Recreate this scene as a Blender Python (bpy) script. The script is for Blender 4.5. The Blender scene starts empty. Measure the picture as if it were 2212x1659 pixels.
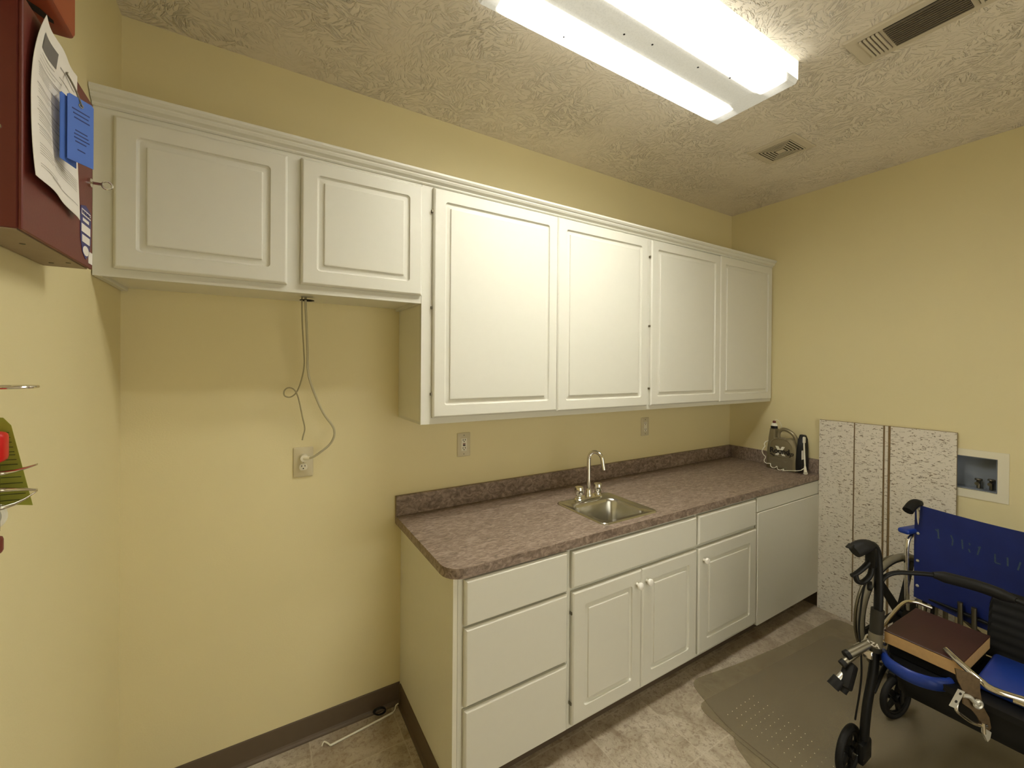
import bpy, bmesh, math, random
from mathutils import Vector, Matrix, Euler
random.seed(7)
PI = math.pi
S = bpy.context.scene
C = S.collection
R = math.radians

# ------------------------------------------------------------------ camera, world, exposure
def make_camera():
    yaw, pit, rol, f, ppy = .5471, -.0042, .0079, 908.78, 795.4
    fw = Vector((math.sin(yaw)*math.cos(pit), math.cos(yaw)*math.cos(pit), math.sin(pit)))
    rt = Vector((math.cos(yaw), -math.sin(yaw), 0)); up = rt.cross(fw)
    r2 = rt*math.cos(rol)+up*math.sin(rol); u2 = -rt*math.sin(rol)+up*math.cos(rol)
    cd = bpy.data.cameras.new('camera'); cd.sensor_width = 36; cd.lens = f/2212*36
    cd.shift_y = -(829.5-ppy)/2212; cd.clip_start = .02
    co = bpy.data.objects.new('camera', cd); C.objects.link(co)
    m = Matrix.Identity(4)
    for i in range(3):
        m[i][0] = r2[i]; m[i][1] = u2[i]; m[i][2] = -fw[i]
    m.translation = Vector((.4145, -2.0172, 1.6351))
    co.matrix_world = m; S.camera = co
make_camera()
w = bpy.data.worlds.new('world'); S.world = w; w.use_nodes = True
w.node_tree.nodes['Background'].inputs[0].default_value = (1, .95, .80, 1)
w.node_tree.nodes['Background'].inputs[1].default_value = 1.55  # soft fill, reaches the room only through the added doorway
S.view_settings.view_transform = 'Standard'; S.view_settings.look = 'None'
S.view_settings.exposure = 0.50; S.view_settings.gamma = 1; S.view_settings.use_curve_mapping = False
TUBE_POWER = 60.0
LENS_POWER = 44.0
W_, H_ = 3.742, 2.878

# ------------------------------------------------------------------ materials
MATS = {}
class NT:
    def __init__(s, name):
        s.m = bpy.data.materials.new(name); s.m.use_nodes = True
        s.t = s.m.node_tree; s.b = s.t.nodes['Principled BSDF']; s.out = s.t.nodes['Material Output']
    def n(s, typ, **kw):
        x = s.t.nodes.new(typ)
        for k, v in kw.items():
            if k.startswith('i_'):
                key = k[2:]; key = int(key) if key.isdigit() else key
                x.inputs[key].default_value = v
            else: setattr(x, k, v)
        return x
    def l(s, a, b): s.t.links.new(a, b)
    def math(s, op, a, b=None):
        x = s.n('ShaderNodeMath', operation=op)
        for i, v in enumerate((a, b)):
            if v is None: continue
            if isinstance(v, (int, float)): x.inputs[i].default_value = v
            else: s.l(v, x.inputs[i])
        return x.outputs[0]
    def mix(s, fac, a, b):
        x = s.n('ShaderNodeMix', data_type='RGBA')
        for i, v in ((0, fac), (6, a), (7, b)):
            if isinstance(v, (int, float)): x.inputs[i].default_value = v
            elif isinstance(v, tuple): x.inputs[i].default_value = (*v, 1) if len(v) == 3 else v
            else: s.l(v, x.inputs[i])
        return x.outputs[2]
    def coord(s): return s.n('ShaderNodeTexCoord').outputs['Object']
    def noise(s, vec, scale, detail=3, rough=.5, dist=0, out=0):
        x = s.n('ShaderNodeTexNoise'); x.inputs['Scale'].default_value = scale; x.inputs['Detail'].default_value = detail
        x.inputs['Roughness'].default_value = rough; x.inputs['Distortion'].default_value = dist
        s.l(vec, x.inputs['Vector']); return x.outputs[out]
    def ramp(s, fac, stops):
        x = s.n('ShaderNodeValToRGB'); e = x.color_ramp.elements
        while len(e) > 1: e.remove(e[0])
        for i, (p, c) in enumerate(stops):
            q = e[0] if i == 0 else e.new(p)
            q.position = p; q.color = (*c, 1) if isinstance(c, tuple) else (c, c, c, 1)
        s.l(fac, x.inputs[0]); return x.outputs[0]
    def bump(s, h, strength=.3, dist=.002, to=None):
        x = s.n('ShaderNodeBump'); x.inputs['Strength'].default_value = strength; x.inputs['Distance'].default_value = dist
        s.l(h, x.inputs['Height']); s.l(x.outputs[0], (to or s.b).inputs['Normal']); return x

def flat(name, col, rough=.5, metal=0., spec=.5, var=.06, vscale=30, bump=0., bscale=200):
    if name in MATS: return MATS[name]
    k = NT(name); c = k.coord()
    nz = k.noise(c, vscale, 3)
    d = tuple(max(0, x*(1-var)) for x in col); b = tuple(min(1, x*(1+var)) for x in col)
    k.l(k.mix(nz, d, b), k.b.inputs['Base Color'])
    k.b.inputs['Roughness'].default_value = rough; k.b.inputs['Metallic'].default_value = metal
    k.b.inputs['Specular IOR Level'].default_value = spec
    if bump: k.bump(k.noise(c, bscale, 2), bump, .001)
    MATS[name] = k.m; return k.m

def m_wall():
    k = NT('yellow_paint'); c = k.coord()
    k.l(k.mix(k.noise(c, 2.5, 3), (.69, .615, .36), (.725, .645, .38)), k.b.inputs['Base Color'])
    k.b.inputs['Roughness'].default_value = .55; k.b.inputs['Specular IOR Level'].default_value = .3
    k.bump(k.noise(c, 160, 3, .6), .25, .0015)
    MATS['wall'] = k.m
def strokes(k, c, cell, sx, sy, scale):
    # short strokes whose direction changes from patch to patch
    warp = k.n('ShaderNodeVectorMath', operation='MULTIPLY_ADD')
    k.l(k.noise(c, 9, 2, out=1), warp.inputs[0]); warp.inputs[1].default_value = (.1, .1, 0); k.l(c, warp.inputs[2])
    v = k.n('ShaderNodeTexVoronoi'); v.inputs['Scale'].default_value = cell; k.l(warp.outputs[0], v.inputs['Vector'])
    sep = k.n('ShaderNodeSeparateColor'); k.l(v.outputs['Color'], sep.inputs[0])
    ang = k.math('MULTIPLY', sep.outputs[0], 6.283)
    rot = k.n('ShaderNodeVectorRotate', rotation_type='Z_AXIS'); k.l(c, rot.inputs['Vector']); k.l(ang, rot.inputs['Angle'])
    mp = k.n('ShaderNodeMapping'); mp.inputs['Scale'].default_value = (sx, sy, 1); k.l(rot.outputs[0], mp.inputs[0])
    return k.noise(mp.outputs[0], scale, 2, .6, .6)
def m_ceiling():
    k = NT('stippled_ceiling_paint'); c = k.coord()
    k.b.inputs['Base Color'].default_value = (.73, .665, .55, 1); k.b.inputs['Roughness'].default_value = .75
    n1 = strokes(k, c, 17, 1, .24, 95)
    r = k.ramp(n1, [(.5, 0.), (.60, .8), (.66, 1.), (.75, .55)])
    n2 = k.noise(c, 60, 2)
    msk = k.ramp(k.noise(c, 3.2, 2), [(.35, .25), (.62, 1.)])
    k.bump(k.math('MULTIPLY', k.math('ADD', r, k.math('MULTIPLY', n2, .12)), msk), 1., .006)
    MATS['ceiling'] = k.m
def m_floor():
    k = NT('mottled_vinyl_tile'); c = k.coord(); T = .355
    sp = k.n('ShaderNodeSeparateXYZ'); k.l(c, sp.inputs[0])
    u = k.math('DIVIDE', k.math('ADD', sp.outputs[0], -.265), T); v = k.math('DIVIDE', k.math('ADD', sp.outputs[1], 10.87), T)
    fu, fv = k.math('FRACT', u), k.math('FRACT', v)
    eu = k.math('ABSOLUTE', k.math('SUBTRACT', fu, .5)); ev = k.math('ABSOLUTE', k.math('SUBTRACT', fv, .5))
    e = k.math('MAXIMUM', eu, ev)
    line = k.math('GREATER_THAN', e, .4925)
    cmb = k.n('ShaderNodeCombineXYZ'); k.l(k.math('FLOOR', u), cmb.inputs[0]); k.l(k.math('FLOOR', v), cmb.inputs[1])
    wn = k.n('ShaderNodeTexWhiteNoise'); k.l(cmb.outputs[0], wn.inputs['Vector'])
    sh = k.n('ShaderNodeVectorMath', operation='MULTIPLY_ADD'); k.l(wn.outputs['Color'], sh.inputs[0]); sh.inputs[1].default_value = (7, 7, 0); k.l(c, sh.inputs[2])
    n1 = k.noise(sh.outputs[0], 7, 6, .68, .6)
    n2 = k.noise(sh.outputs[0], 58, 5, .72, 1.)
    base = k.ramp(n1, [(.3, (.24, .19, .13)), (.45, (.40, .34, .25)), (.6, (.52, .46, .36)), (.8, (.58, .52, .42))])
    spots = k.ramp(n2, [(.41, 1.), (.48, 0.)])
    col = k.mix(k.math('MULTIPLY', spots, .55), base, (.19, .13, .085))
    col = k.mix(k.math('MULTIPLY', wn.outputs['Value'], .28), col, (.30, .22, .15))
    col = k.mix(k.math('MULTIPLY', line, .38), col, (.58, .52, .41))
    k.l(col, k.b.inputs['Base Color']); k.b.inputs['Roughness'].default_value = .36
    k.bump(n2, .12, .001)
    MATS['floor'] = k.m
def m_counter():
    k = NT('brown_mauve_laminate'); c = k.coord()
    mp = k.n('ShaderNodeMapping'); mp.inputs['Scale'].default_value = (.7, 1.7, 1); mp.inputs['Rotation'].default_value = (0, 0, .35); k.l(c, mp.inputs[0])
    n1 = k.noise(mp.outputs[0], 36, 6, .65, 1.2); n2 = k.noise(mp.outputs[0], 75, 4, .6, .8)
    base = k.ramp(n1, [(.32, (.12, .084, .060)), (.48, (.205, .152, .118)), (.60, (.31, .24, .19)), (.74, (.40, .32, .26))])
    k.l(k.mix(k.math('MULTIPLY', k.ramp(n2, [(.5, 0.), (.7, 1.)]), .3), base, (.42, .34, .26)), k.b.inputs['Base Color'])
    k.b.inputs['Roughness'].default_value = .42; k.b.inputs['Specular IOR Level'].default_value = .35
    MATS['counter'] = k.m
def m_fissured():
    k = NT('fissured_ceiling_tile'); c = k.coord()
    sp = k.n('ShaderNodeSeparateXYZ'); k.l(c, sp.inputs[0])
    mp = k.n('ShaderNodeMapping'); mp.inputs['Scale'].default_value = (1, .5, 1.35); k.l(c, mp.inputs[0])
    n1 = k.noise(mp.outputs[0], 92, 3, .62, 1.0)
    pit = k.ramp(n1, [(.375, 1.), (.415, 0.)])
    k.l(k.mix(k.math('MULTIPLY', pit, .85), (.70, .65, .55), (.20, .15, .09)), k.b.inputs['Base Color'])
    k.b.inputs['Roughness'].default_value = .9; k.bump(k.math('MULTIPLY', pit, -1.), .6, .003)
    MATS['fissured'] = k.m
    MATS['tile_core'] = flat('brown_fibre_core', (.22, .15, .07), .95, var=.3, vscale=160)
def m_lens():
    # prismatic lens of the lamp: it glows in two soft bands under the tubes and is nearly dark between them
    k = NT('prismatic_lens'); c = k.coord()
    sp = k.n('ShaderNodeSeparateXYZ'); k.l(c, sp.inputs[0])      # origin: fixture centre line at the ceiling
    prof = k.ramp(k.math('DIVIDE', k.math('ABSOLUTE', sp.outputs[1]), .18), [(0, .0075), (.20, .0085), (.27, .014), (.31, .05), (.37, .7), (.42, 1.), (.68, 1.), (.82, .6), (.93, .10), (.985, .03)])
    end = k.ramp(k.math('DIVIDE', k.math('ADD', k.math('SUBTRACT', .63, k.math('ABSOLUTE', sp.outputs[0])), 0.), .16), [(0, .012), (.3, .02), (.45, .25), (.62, 1.)])
    g = k.math('MAXIMUM', k.math('MULTIPLY', prof, end), .0075)
    # the prisms send most of the light straight down; the upright sides of the lens glow evenly
    ge = k.n('ShaderNodeNewGeometry'); dt = k.n('ShaderNodeVectorMath', operation='DOT_PRODUCT'); k.l(ge.outputs['Incoming'], dt.inputs[0]); k.l(ge.outputs['Normal'], dt.inputs[1])
    g = k.math('MULTIPLY', g, k.math('ADD', k.math('MULTIPLY', k.math('ABSOLUTE', dt.outputs['Value']), .8), .2))
    side = k.math('GREATER_THAN', k.math('ABSOLUTE', sp.outputs[1]), .1785)
    g = k.math('MAXIMUM', g, k.math('MULTIPLY', side, .04))
    vr = k.n('ShaderNodeTexVoronoi'); vr.inputs['Scale'].default_value = 150; k.l(c, vr.inputs['Vector'])
    g = k.math('MULTIPLY', g, k.ramp(vr.outputs['Distance'], [(.15, .82), (.6, 1.)]))
    k.b.inputs['Base Color'].default_value = (.55, .55, .48, 1); k.b.inputs['Roughness'].default_value = .3
    k.b.inputs['Emission Color'].default_value = (1., .975, .88, 1)
    k.l(k.math('MULTIPLY', g, LENS_POWER), k.b.inputs['Emission Strength'])
    MATS['lens'] = k.m
def m_emit(name, col, s):
    k = NT(name); e = k.n('ShaderNodeEmission'); e.inputs[0].default_value = (*col, 1); e.inputs[1].default_value = s
    k.l(e.outputs[0], k.out.inputs[0]); MATS[name] = k.m
def m_vinyl():
    k = NT('clear_grey_vinyl'); c = k.coord()
    k.l(k.mix(k.noise(c, 14, 4), (.30, .26, .18), (.38, .33, .235)), k.b.inputs['Base Color'])
    k.b.inputs['Roughness'].default_value = .35; k.bump(k.noise(c, 320, 2), .3, .001)
    tr = k.n('ShaderNodeBsdfTransparent'); tr.inputs[0].default_value = (.9, .87, .78, 1)
    mx = k.n('ShaderNodeMixShader'); mx.inputs[0].default_value = .36
    k.l(tr.outputs[0], mx.inputs[1]); k.l(k.b.outputs[0], mx.inputs[2]); k.l(mx.outputs[0], k.out.inputs[0])
    MATS['vinyl'] = k.m
for fn in (m_wall, m_ceiling, m_floor, m_counter, m_fissured, m_lens, m_vinyl): fn()
m_emit('tube_glow', (1., .965, .87), TUBE_POWER)
WHITE = flat('white_thermofoil', (.665, .655, .575), .45, var=.015, spec=.35)
WHITED = flat('white_melamine_box', (.72, .70, .59), .45, var=.02, spec=.35)
KNOB = flat('white_ceramic', (.85, .83, .77), .25, var=.01)
BASEB = flat('brown_vinyl_cove', (.105, .075, .048), .5, var=.08)
CHROME = flat('chrome', (.78, .76, .70), .12, 1.)
STEEL = flat('brushed_steel', (.60, .59, .54), .24, 1., var=.05, vscale=90)
DARKST = flat('dull_metal', (.20, .18, .13), .42, 1., var=.2)
BLACK = flat('black_metal', (.006, .006, .006), .42, var=.1, spec=.25)
RUBBER = flat('black_rubber', (.009, .0085, .008), .6, var=.15, bump=.2, spec=.25)
GREYTYRE = flat('grey_tyre', (.17, .15, .10), .6, var=.15)
BLUEFAB = flat('blue_vinyl', (.004, .015, .125), .5, var=.25, vscale=12, bump=.25, bscale=260)
BLUEPL = flat('blue_plastic', (.008, .035, .25), .35, var=.08)
MAROON = flat('maroon_vinyl', (.038, .009, .006), .5, var=.2, bump=.2)
TAN = flat('tan_edge', (.46, .29, .12), .8, var=.12, vscale=60)
BOXRED = flat('maroon_paint', (.135, .022, .016), .45, var=.08, bump=.15)
BOXUNDER = flat('brown_underside', (.30, .23, .15), .6, var=.1)
ORANGE = flat('red_plastic', (.30, .05, .015), .4, var=.06)
PAPER = flat('white_paper', (.80, .77, .72), .8, var=.02)
INK = flat('grey_ink', (.16, .15, .14), .9)
INKL = flat('pale_ink', (.42, .40, .37), .9)
TAGBLUE = flat('blue_card', (.045, .135, .52), .6, var=.04)
TAGINK = flat('dark_blue_ink', (.015, .035, .16), .7)
GREEN = flat('green_card', (.30, .31, .035), .6, var=.12, vscale=40)
GREENINK = flat('green_ink', (.07, .075, .01), .7)
RED = flat('bright_red', (.55, .008, .008), .35)
IVORY = flat('ivory_plate', (.56, .50, .33), .4, var=.02)
IVORYD = flat('ivory_receptacle', (.72, .68, .53), .35, var=.02)
DARK = flat('dark_slot', (.02, .015, .01), .8)
CORD = flat('beige_cord', (.42, .38, .24), .5, var=.05)
CORDT = flat('grey_wire', (.30, .26, .14), .5, var=.2, vscale=300)
JUG = flat('gold_grey_plastic', (.235, .20, .12), .34, .35, var=.06)
JUGD = flat('dark_label', (.15, .125, .08), .5, var=.1)
WPL = flat('white_plastic', (.80, .78, .66), .35, var=.02)
GRILLE = flat('ivory_grille', (.56, .50, .38), .5, var=.03)
GRILLEDK = flat('dark_grille', (.15, .125, .09), .6, var=.25, vscale=200)  # dark tone for the long register's middle slats and end openings
VDARK = flat('duct_dark', (.03, .025, .015), .9)
RUST = flat('rusty_plate', (.13, .085, .04), .5, .5, var=.4, vscale=80)
NICKEL = flat('pale_metal', (.62, .60, .52), .35, .6, var=.08)
GREYBOX = flat('grey_box_lining', (.22, .25, .30), .5, var=.15, vscale=8)
GREYDK = flat('dark_grey_print', (.03, .027, .02), .6, spec=.25)
SHIELD = flat('navy_sticker', (.035, .035, .17), .5)
FADED = flat('faded_print', (.045, .075, .11), .7, var=.4, vscale=120)

# ------------------------------------------------------------------ mesh helpers
def wpos(p):
    v = Vector((0, 0, 0))
    while p is not None: v += p.location; p = p.parent
    return v
def obj(name, bm, mat, parent=None, smooth=False, label=None, origin=None, sharp=40):
    off = wpos(parent) if parent else Vector(origin or (0, 0, 0))
    bmesh.ops.translate(bm, verts=bm.verts, vec=-off)
    bmesh.ops.recalc_face_normals(bm, faces=bm.faces)
    me = bpy.data.meshes.new(name); bm.to_mesh(me); bm.free()
    for mm in (mat if isinstance(mat, list) else [mat]): me.materials.append(mm)
    if smooth:
        for p in me.polygons: p.use_smooth = True
        me.set_sharp_from_angle(angle=R(sharp))
    o = bpy.data.objects.new(name, me); C.objects.link(o)
    if parent: o.parent = parent
    else: o.location = off
    if label: o['label'] = label
    return o
def thing(name, label, cat, loc, group=None):
    o = bpy.data.objects.new(name, None); C.objects.link(o); o.location = loc; o.empty_display_size = .05
    o['label'] = label; o['category'] = cat
    if group: o['group'] = group
    return o
def tag(o, label, cat, group=None):
    o['label'] = label; o['category'] = cat
    if group: o['group'] = group
    return o
def struct(name, bm, mat, **k):
    o = obj(name, bm, mat, **k); o['kind'] = 'structure'; return o
def B(): return bmesh.new()
def box(bm, x0, x1, y0, y1, z0, z1, bev=0, seg=2, M=None):
    vs = [bm.verts.new((x, y, z)) for z in (z0, z1) for (x, y) in ((x0, y0), (x1, y0), (x1, y1), (x0, y1))]
    fs = [bm.faces.new([vs[i] for i in q]) for q in ((0, 3, 2, 1), (4, 5, 6, 7), (0, 1, 5, 4), (1, 2, 6, 5), (2, 3, 7, 6), (3, 0, 4, 7))]
    if bev:
        ed = list({e for f in fs for e in f.edges})
        r = bmesh.ops.bevel(bm, geom=ed, offset=bev, segments=seg, profile=.5, affect='EDGES')
        vs = list({v for f in r['faces'] for v in f.verts} | {v for v in vs if v.is_valid})
    if M is not None: bmesh.ops.transform(bm, matrix=M, verts=[v for v in vs if v.is_valid])
    return bm
def cyl(bm, p0, p1, r0, r1=None, n=20, cap=True):
    p0, p1 = Vector(p0), Vector(p1); d = p1-p0
    M = Matrix.Translation((p0+p1)/2) @ d.to_track_quat('Z', 'Y').to_matrix().to_4x4()
    bmesh.ops.create_cone(bm, cap_ends=cap, segments=n, radius1=r0, radius2=r0 if r1 is None else r1, depth=d.length, matrix=M)
    return bm
def spline(pts, n=6):
    pts = [Vector(p) for p in pts]
    if len(pts) < 3: return pts
    out = []
    P = [2*pts[0]-pts[1]]+pts+[2*pts[-1]-pts[-2]]
    for i in range(1, len(P)-2):
        for k in range(n):
            t = k/n; a, b, c, d = P[i-1], P[i], P[i+1], P[i+2]
            out.append(.5*((2*b)+(-a+c)*t+(2*a-5*b+4*c-d)*t*t+(-a+3*b-3*c+d)*t**3))
    out.append(pts[-1]); return out
def tube(bm, pts, r, n=10, sm=6, closed=False, rfun=None):
    P = spline(pts, sm) if sm else [Vector(p) for p in pts]
    rings = []; N = len(P)
    t0 = (P[1]-P[0]).normalized()
    ref = Vector((0, 0, 1)) if abs(t0.z) < .9 else Vector((1, 0, 0))
    nrm = t0.cross(ref).normalized()
    for i, p in enumerate(P):
        if closed: t = (P[(i+1) % N]-P[i-1]).normalized()
        else: t = (P[min(i+1, N-1)]-P[max(i-1, 0)]).normalized()
        nrm = (nrm-t*nrm.dot(t)).normalized(); bi = t.cross(nrm)
        rr = rfun(i/(N-1)) if rfun else r
        rings.append([bm.verts.new(p+(nrm*math.cos(a)+bi*math.sin(a))*rr) for a in (2*PI*j/n for j in range(n))])
    for i in range(N if closed else N-1):
        a, b = rings[i], rings[(i+1) % N]
        for j in range(n): bm.faces.new((a[j], a[(j+1) % n], b[(j+1) % n], b[j]))
    if not closed:
        bm.faces.new(rings[0][::-1]); bm.faces.new(rings[-1])
    return bm
def torus(bm, c, ax, R1, r, n=40, m=10):
    c = Vector(c); ax = Vector(ax).normalized(); u = ax.orthogonal().normalized(); v = ax.cross(u)
    rings = []
    for i in range(n):
        a = 2*PI*i/n; d = u*math.cos(a)+v*math.sin(a)
        rings.append([bm.verts.new(c+d*(R1+r*math.cos(b))+ax*r*math.sin(b)) for b in (2*PI*j/m for j in range(m))])
    for i in range(n):
        p, q = rings[i], rings[(i+1) % n]
        for j in range(m): bm.faces.new((p[j], p[(j+1) % m], q[(j+1) % m], q[j]))
    return bm
def lathe(bm, prof, c, ax=(0, 0, 1), n=24):
    c = Vector(c); ax = Vector(ax).normalized(); u = ax.orthogonal().normalized(); v = ax.cross(u)
    rings = [[bm.verts.new(c+ax*h+(u*math.cos(a)+v*math.sin(a))*max(r, 1e-5)) for a in (2*PI*j/n for j in range(n))] for r, h in prof]
    for p, q in zip(rings, rings[1:]):
        for j in range(n): bm.faces.new((p[j], p[(j+1) % n], q[(j+1) % n], q[j]))
    bm.faces.new(rings[0][::-1]); bm.faces.new(rings[-1]); return bm
def prism(bm, poly, h0, h1, fr=None):
    # poly: 2D points in plane (u,v); fr(u,v,h)->xyz
    fr = fr or (lambda u, v, h: (u, v, h))
    a = [bm.verts.new(fr(u, v, h0)) for u, v in poly]; b = [bm.verts.new(fr(u, v, h1)) for u, v in poly]
    n = len(poly)
    bm.faces.new(a[::-1]); bm.faces.new(b)
    for i in range(n): bm.faces.new((a[i], a[(i+1) % n], b[(i+1) % n], b[i]))
    return bm
def rrect(x0, x1, y0, y1, r, seg=5):
    out = []
    for cx, cy, a0 in ((x1-r, y1-r, 0), (x0+r, y1-r, PI/2), (x0+r, y0+r, PI), (x1-r, y0+r, 1.5*PI)):
        for i in range(seg+1):
            a = a0+PI/2*i/seg; out.append((cx+r*math.cos(a), cy+r*math.sin(a)))
    return out
def loft(bm, rings, cap0=True, cap1=True):
    V = [[bm.verts.new(p) for p in r] for r in rings]; n = len(V[0])
    for a, b in zip(V, V[1:]):
        for i in range(n): bm.faces.new((a[i], a[(i+1) % n], b[(i+1) % n], b[i]))
    if cap0: bm.faces.new(V[0][::-1])
    if cap1: bm.faces.new(V[-1])
    return bm
def text_mesh(s, size, ext=.0004, shear=0., bold=0.):
    cu = bpy.data.curves.new('txt', 'FONT'); cu.body = s; cu.size = size; cu.extrude = ext; cu.shear = shear; cu.offset = bold
    o = bpy.data.objects.new('txt', cu); C.objects.link(o)
    dg = bpy.context.evaluated_depsgraph_get(); me = bpy.data.meshes.new_from_object(o.evaluated_get(dg))
    bm = bmesh.new(); bm.from_mesh(me); bpy.data.objects.remove(o); bpy.data.meshes.remove(me); return bm

# ------------------------------------------------------------------ room shell
YB = -3.3     # wall behind the camera
struct('floor', box(B(), -.1, W_+.1, YB-.1, .1, -.1, 0), MATS['floor'])
struct('ceiling', box(B(), -.1, W_+.1, YB-.1, .1, H_, H_+.1), MATS['ceiling'])
struct('wall_back', box(B(), -.1, W_+.1, 0, .1, 0, H_), MATS['wall'])
struct('wall_left', box(B(), -.1, 0, YB, 0, 0, H_), MATS['wall'])
bm = B()   # wall behind the camera with a doorway added to let in fill light
for q in ((-.1, .9, 0, H_), (2.8, W_+.1, 0, H_), (.9, 2.8, 2.15, H_)): box(bm, q[0], q[1], YB-.1, YB, q[2], q[3])
struct('wall_front', bm, MATS['wall'])
pl_ = bpy.data.lights.new('fill_portal', 'AREA'); pl_.shape = 'RECTANGLE'; pl_.size = 1.9; pl_.size_y = 2.15; pl_.cycles.is_portal = True  # guides sampling of the fill through the added doorway, emits nothing itself
po = bpy.data.objects.new('fill_portal', pl_); C.objects.link(po); po.location = (1.85, YB-.05, 1.075); po.rotation_euler = (R(90), 0, 0)
bm = B()   # right wall with a recess for the supply box
hy0, hy1, hz0, hz1 = -1.462, -1.285, .985, 1.166
for a in ((YB, hy0, 0, H_), (hy1, 0, 0, H_), (hy0, hy1, 0, hz0), (hy0, hy1, hz1, H_)): box(bm, W_, W_+.1, *a)
struct('wall_right', bm, MATS['wall'])
def cove(name, fr, u0, u1, h=.103):
    bm = B(); prof = [(0, 0), (.014, 0), (.013, .006), (.007, .012), (.0045, .02), (.004, h-.004), (.003, h), (0, h)]
    loft(bm, [[fr(u, d, z) for d, z in prof] for u in (u0, u1)]); return struct(name, bm, BASEB)
cove('baseboard_back', lambda u, d, z: (u, -d, z), 0, 1.017)
cove('baseboard_left', lambda u, d, z: (d, u, z), YB, -.015)
cove('baseboard_right', lambda u, d, z: (W_-d, u, z), YB, -.56)

# ------------------------------------------------------------------ cabinet fronts
def raised_door(x0, x1, z0, z1, yf, th=.019, border=.052):
    """door leaf facing -y with a routed raised panel"""
    bm = B(); ws = []
    def ring(ins, y, r): return [(x, y, z) for x, z in rrect(x0+ins, x1-ins, z0+ins, z1-ins, r, 5)]
    rr = [ring(0, yf+th, .002), ring(0, yf+.007, .002), ring(.0015, yf+.005, .002), ring(.0055, yf+.001, .002), ring(.008, yf, .002),
          ring(border, yf, .013), ring(border+.0025, yf+.0065, .012), ring(border+.007, yf+.0085, .009), ring(border+.010, yf+.0085, .006),
          ring(border+.023, yf+.0058, .004), ring(border+.0248, yf+.0008, .003), ring(border+.0275, yf-.0002, .001)]
    loft(bm, rr, True, True); return bm
def slab_front(x0, x1, z0, z1, yf, th=.019):
    bm = B()
    def ring(ins, y, r): return [(x, y, z) for x, z in rrect(x0+ins, x1-ins, z0+ins, z1-ins, r, 3)]
    loft(bm, [ring(0, yf+th, .001), ring(0, yf+.008, .001), ring(.0015, yf+.006, .001), ring(.0065, yf+.0012, .001), ring(.009, yf, .001)]); return bm
def hinges(par, x, zs, y=-.328):
    for z in zs: obj('hinge', box(B(), x-.006, x-.0005, y-.004, y+.010, z-.006, z+.006, .001, 1), DARKST, par, label='dark metal hinge pin')
def knob(par, x, z, yf):
    bm = B(); lathe(bm, [(.007, 0), (.0065, .008), (.008, .012), (.015, .017), (.0165, .023), (.0145, .029), (.008, .032), (.001, .0325)], (x, yf, z), (0, -1, 0), 24)
    return obj('knob', bm, KNOB, par, True, label='round white ceramic knob')

def upper(name, label, x0, x1, z0, z1, doors, hg=()):
    t = thing(name, label, 'cabinet', ((x0+x1)/2, -.16, z0), 'white wall cabinets under the crown moulding')
    bm = B()
    # box with a face frame standing proud of its openings
    box(bm, x0+.0005, x1-.0005, -.300, -.001, z0+.012, z1)
    obj('carcass', bm, WHITED, t)
    ff = B(); box(ff, x0+.0005, x1-.0005, -.318, -.3005, z0, z1, .001, 1)
    box(ff, x0+.0005, x0+.018, -.300, -.002, z0, z0+.0118)
    box(ff, x1-.018, x1-.0005, -.300, -.002, z0, z0+.0118)
    obj('face_frame', ff, WHITE, t)
    for i, (a, b, c, d) in enumerate(doors):
        dr = obj('door', raised_door(a, b, c, d, -.3375), WHITE, t, True, sharp=14)
        if i in hg: hinges(dr, a-.001, (c+.10, (c+d)/2-.02, d-.10))
    return t
TOPZ = 2.42
cabA = upper('wall_cabinet', 'short white wall cabinet at the left, hung highest, two square doors, cables below', 0.002, 1.003, 1.894, TOPZ,
             [(.051, .508, 1.919, 2.372), (.551, 1.000, 1.925, 2.378)])
o = obj('grommet_hole', lathe(B(), [(.026, 0), (.027, -.002), (.020, -.0025), (.019, 0)], (.588, -.155, 1.8935), (0, 0, 1), 28), DARK, cabA, label='dark round cable hole')
upper('wall_cabinet', 'tall white wall cabinet in the middle, between the short cabinet and the corner one', 1.003, 2.375, 1.387, TOPZ,
      [(1.050, 1.7035, 1.415, 2.385), (1.7055, 2.362, 1.412, 2.385)], (0,))
upper('wall_cabinet', 'tall white wall cabinet in the right corner, above the jug', 2.375, W_-.002, 1.387, TOPZ,
      [(2.392, 3.066, 1.412, 2.385), (3.068, 3.716, 1.408, 2.389)], (0,))
bm = B()
prof = [(-.3185, 2.392), (-.322, 2.392), (-.326, 2.396), (-.326, 2.401), (-.330, 2.404), (-.338, 2.409), (-.343, 2.417), (-.343, 2.421), (-.349, 2.425), (-.354, 2.432), (-.354, 2.4405), (-.300, 2.4405), (-.300, 2.4205), (-.3185, 2.4205)]
loft(bm, [[(x, y, z) for y, z in prof] for x in (.002, W_-.002)])
tag(obj('crown_moulding', bm, WHITE), 'white stepped crown moulding running along the tops of the wall cabinets', 'moulding')

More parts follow.
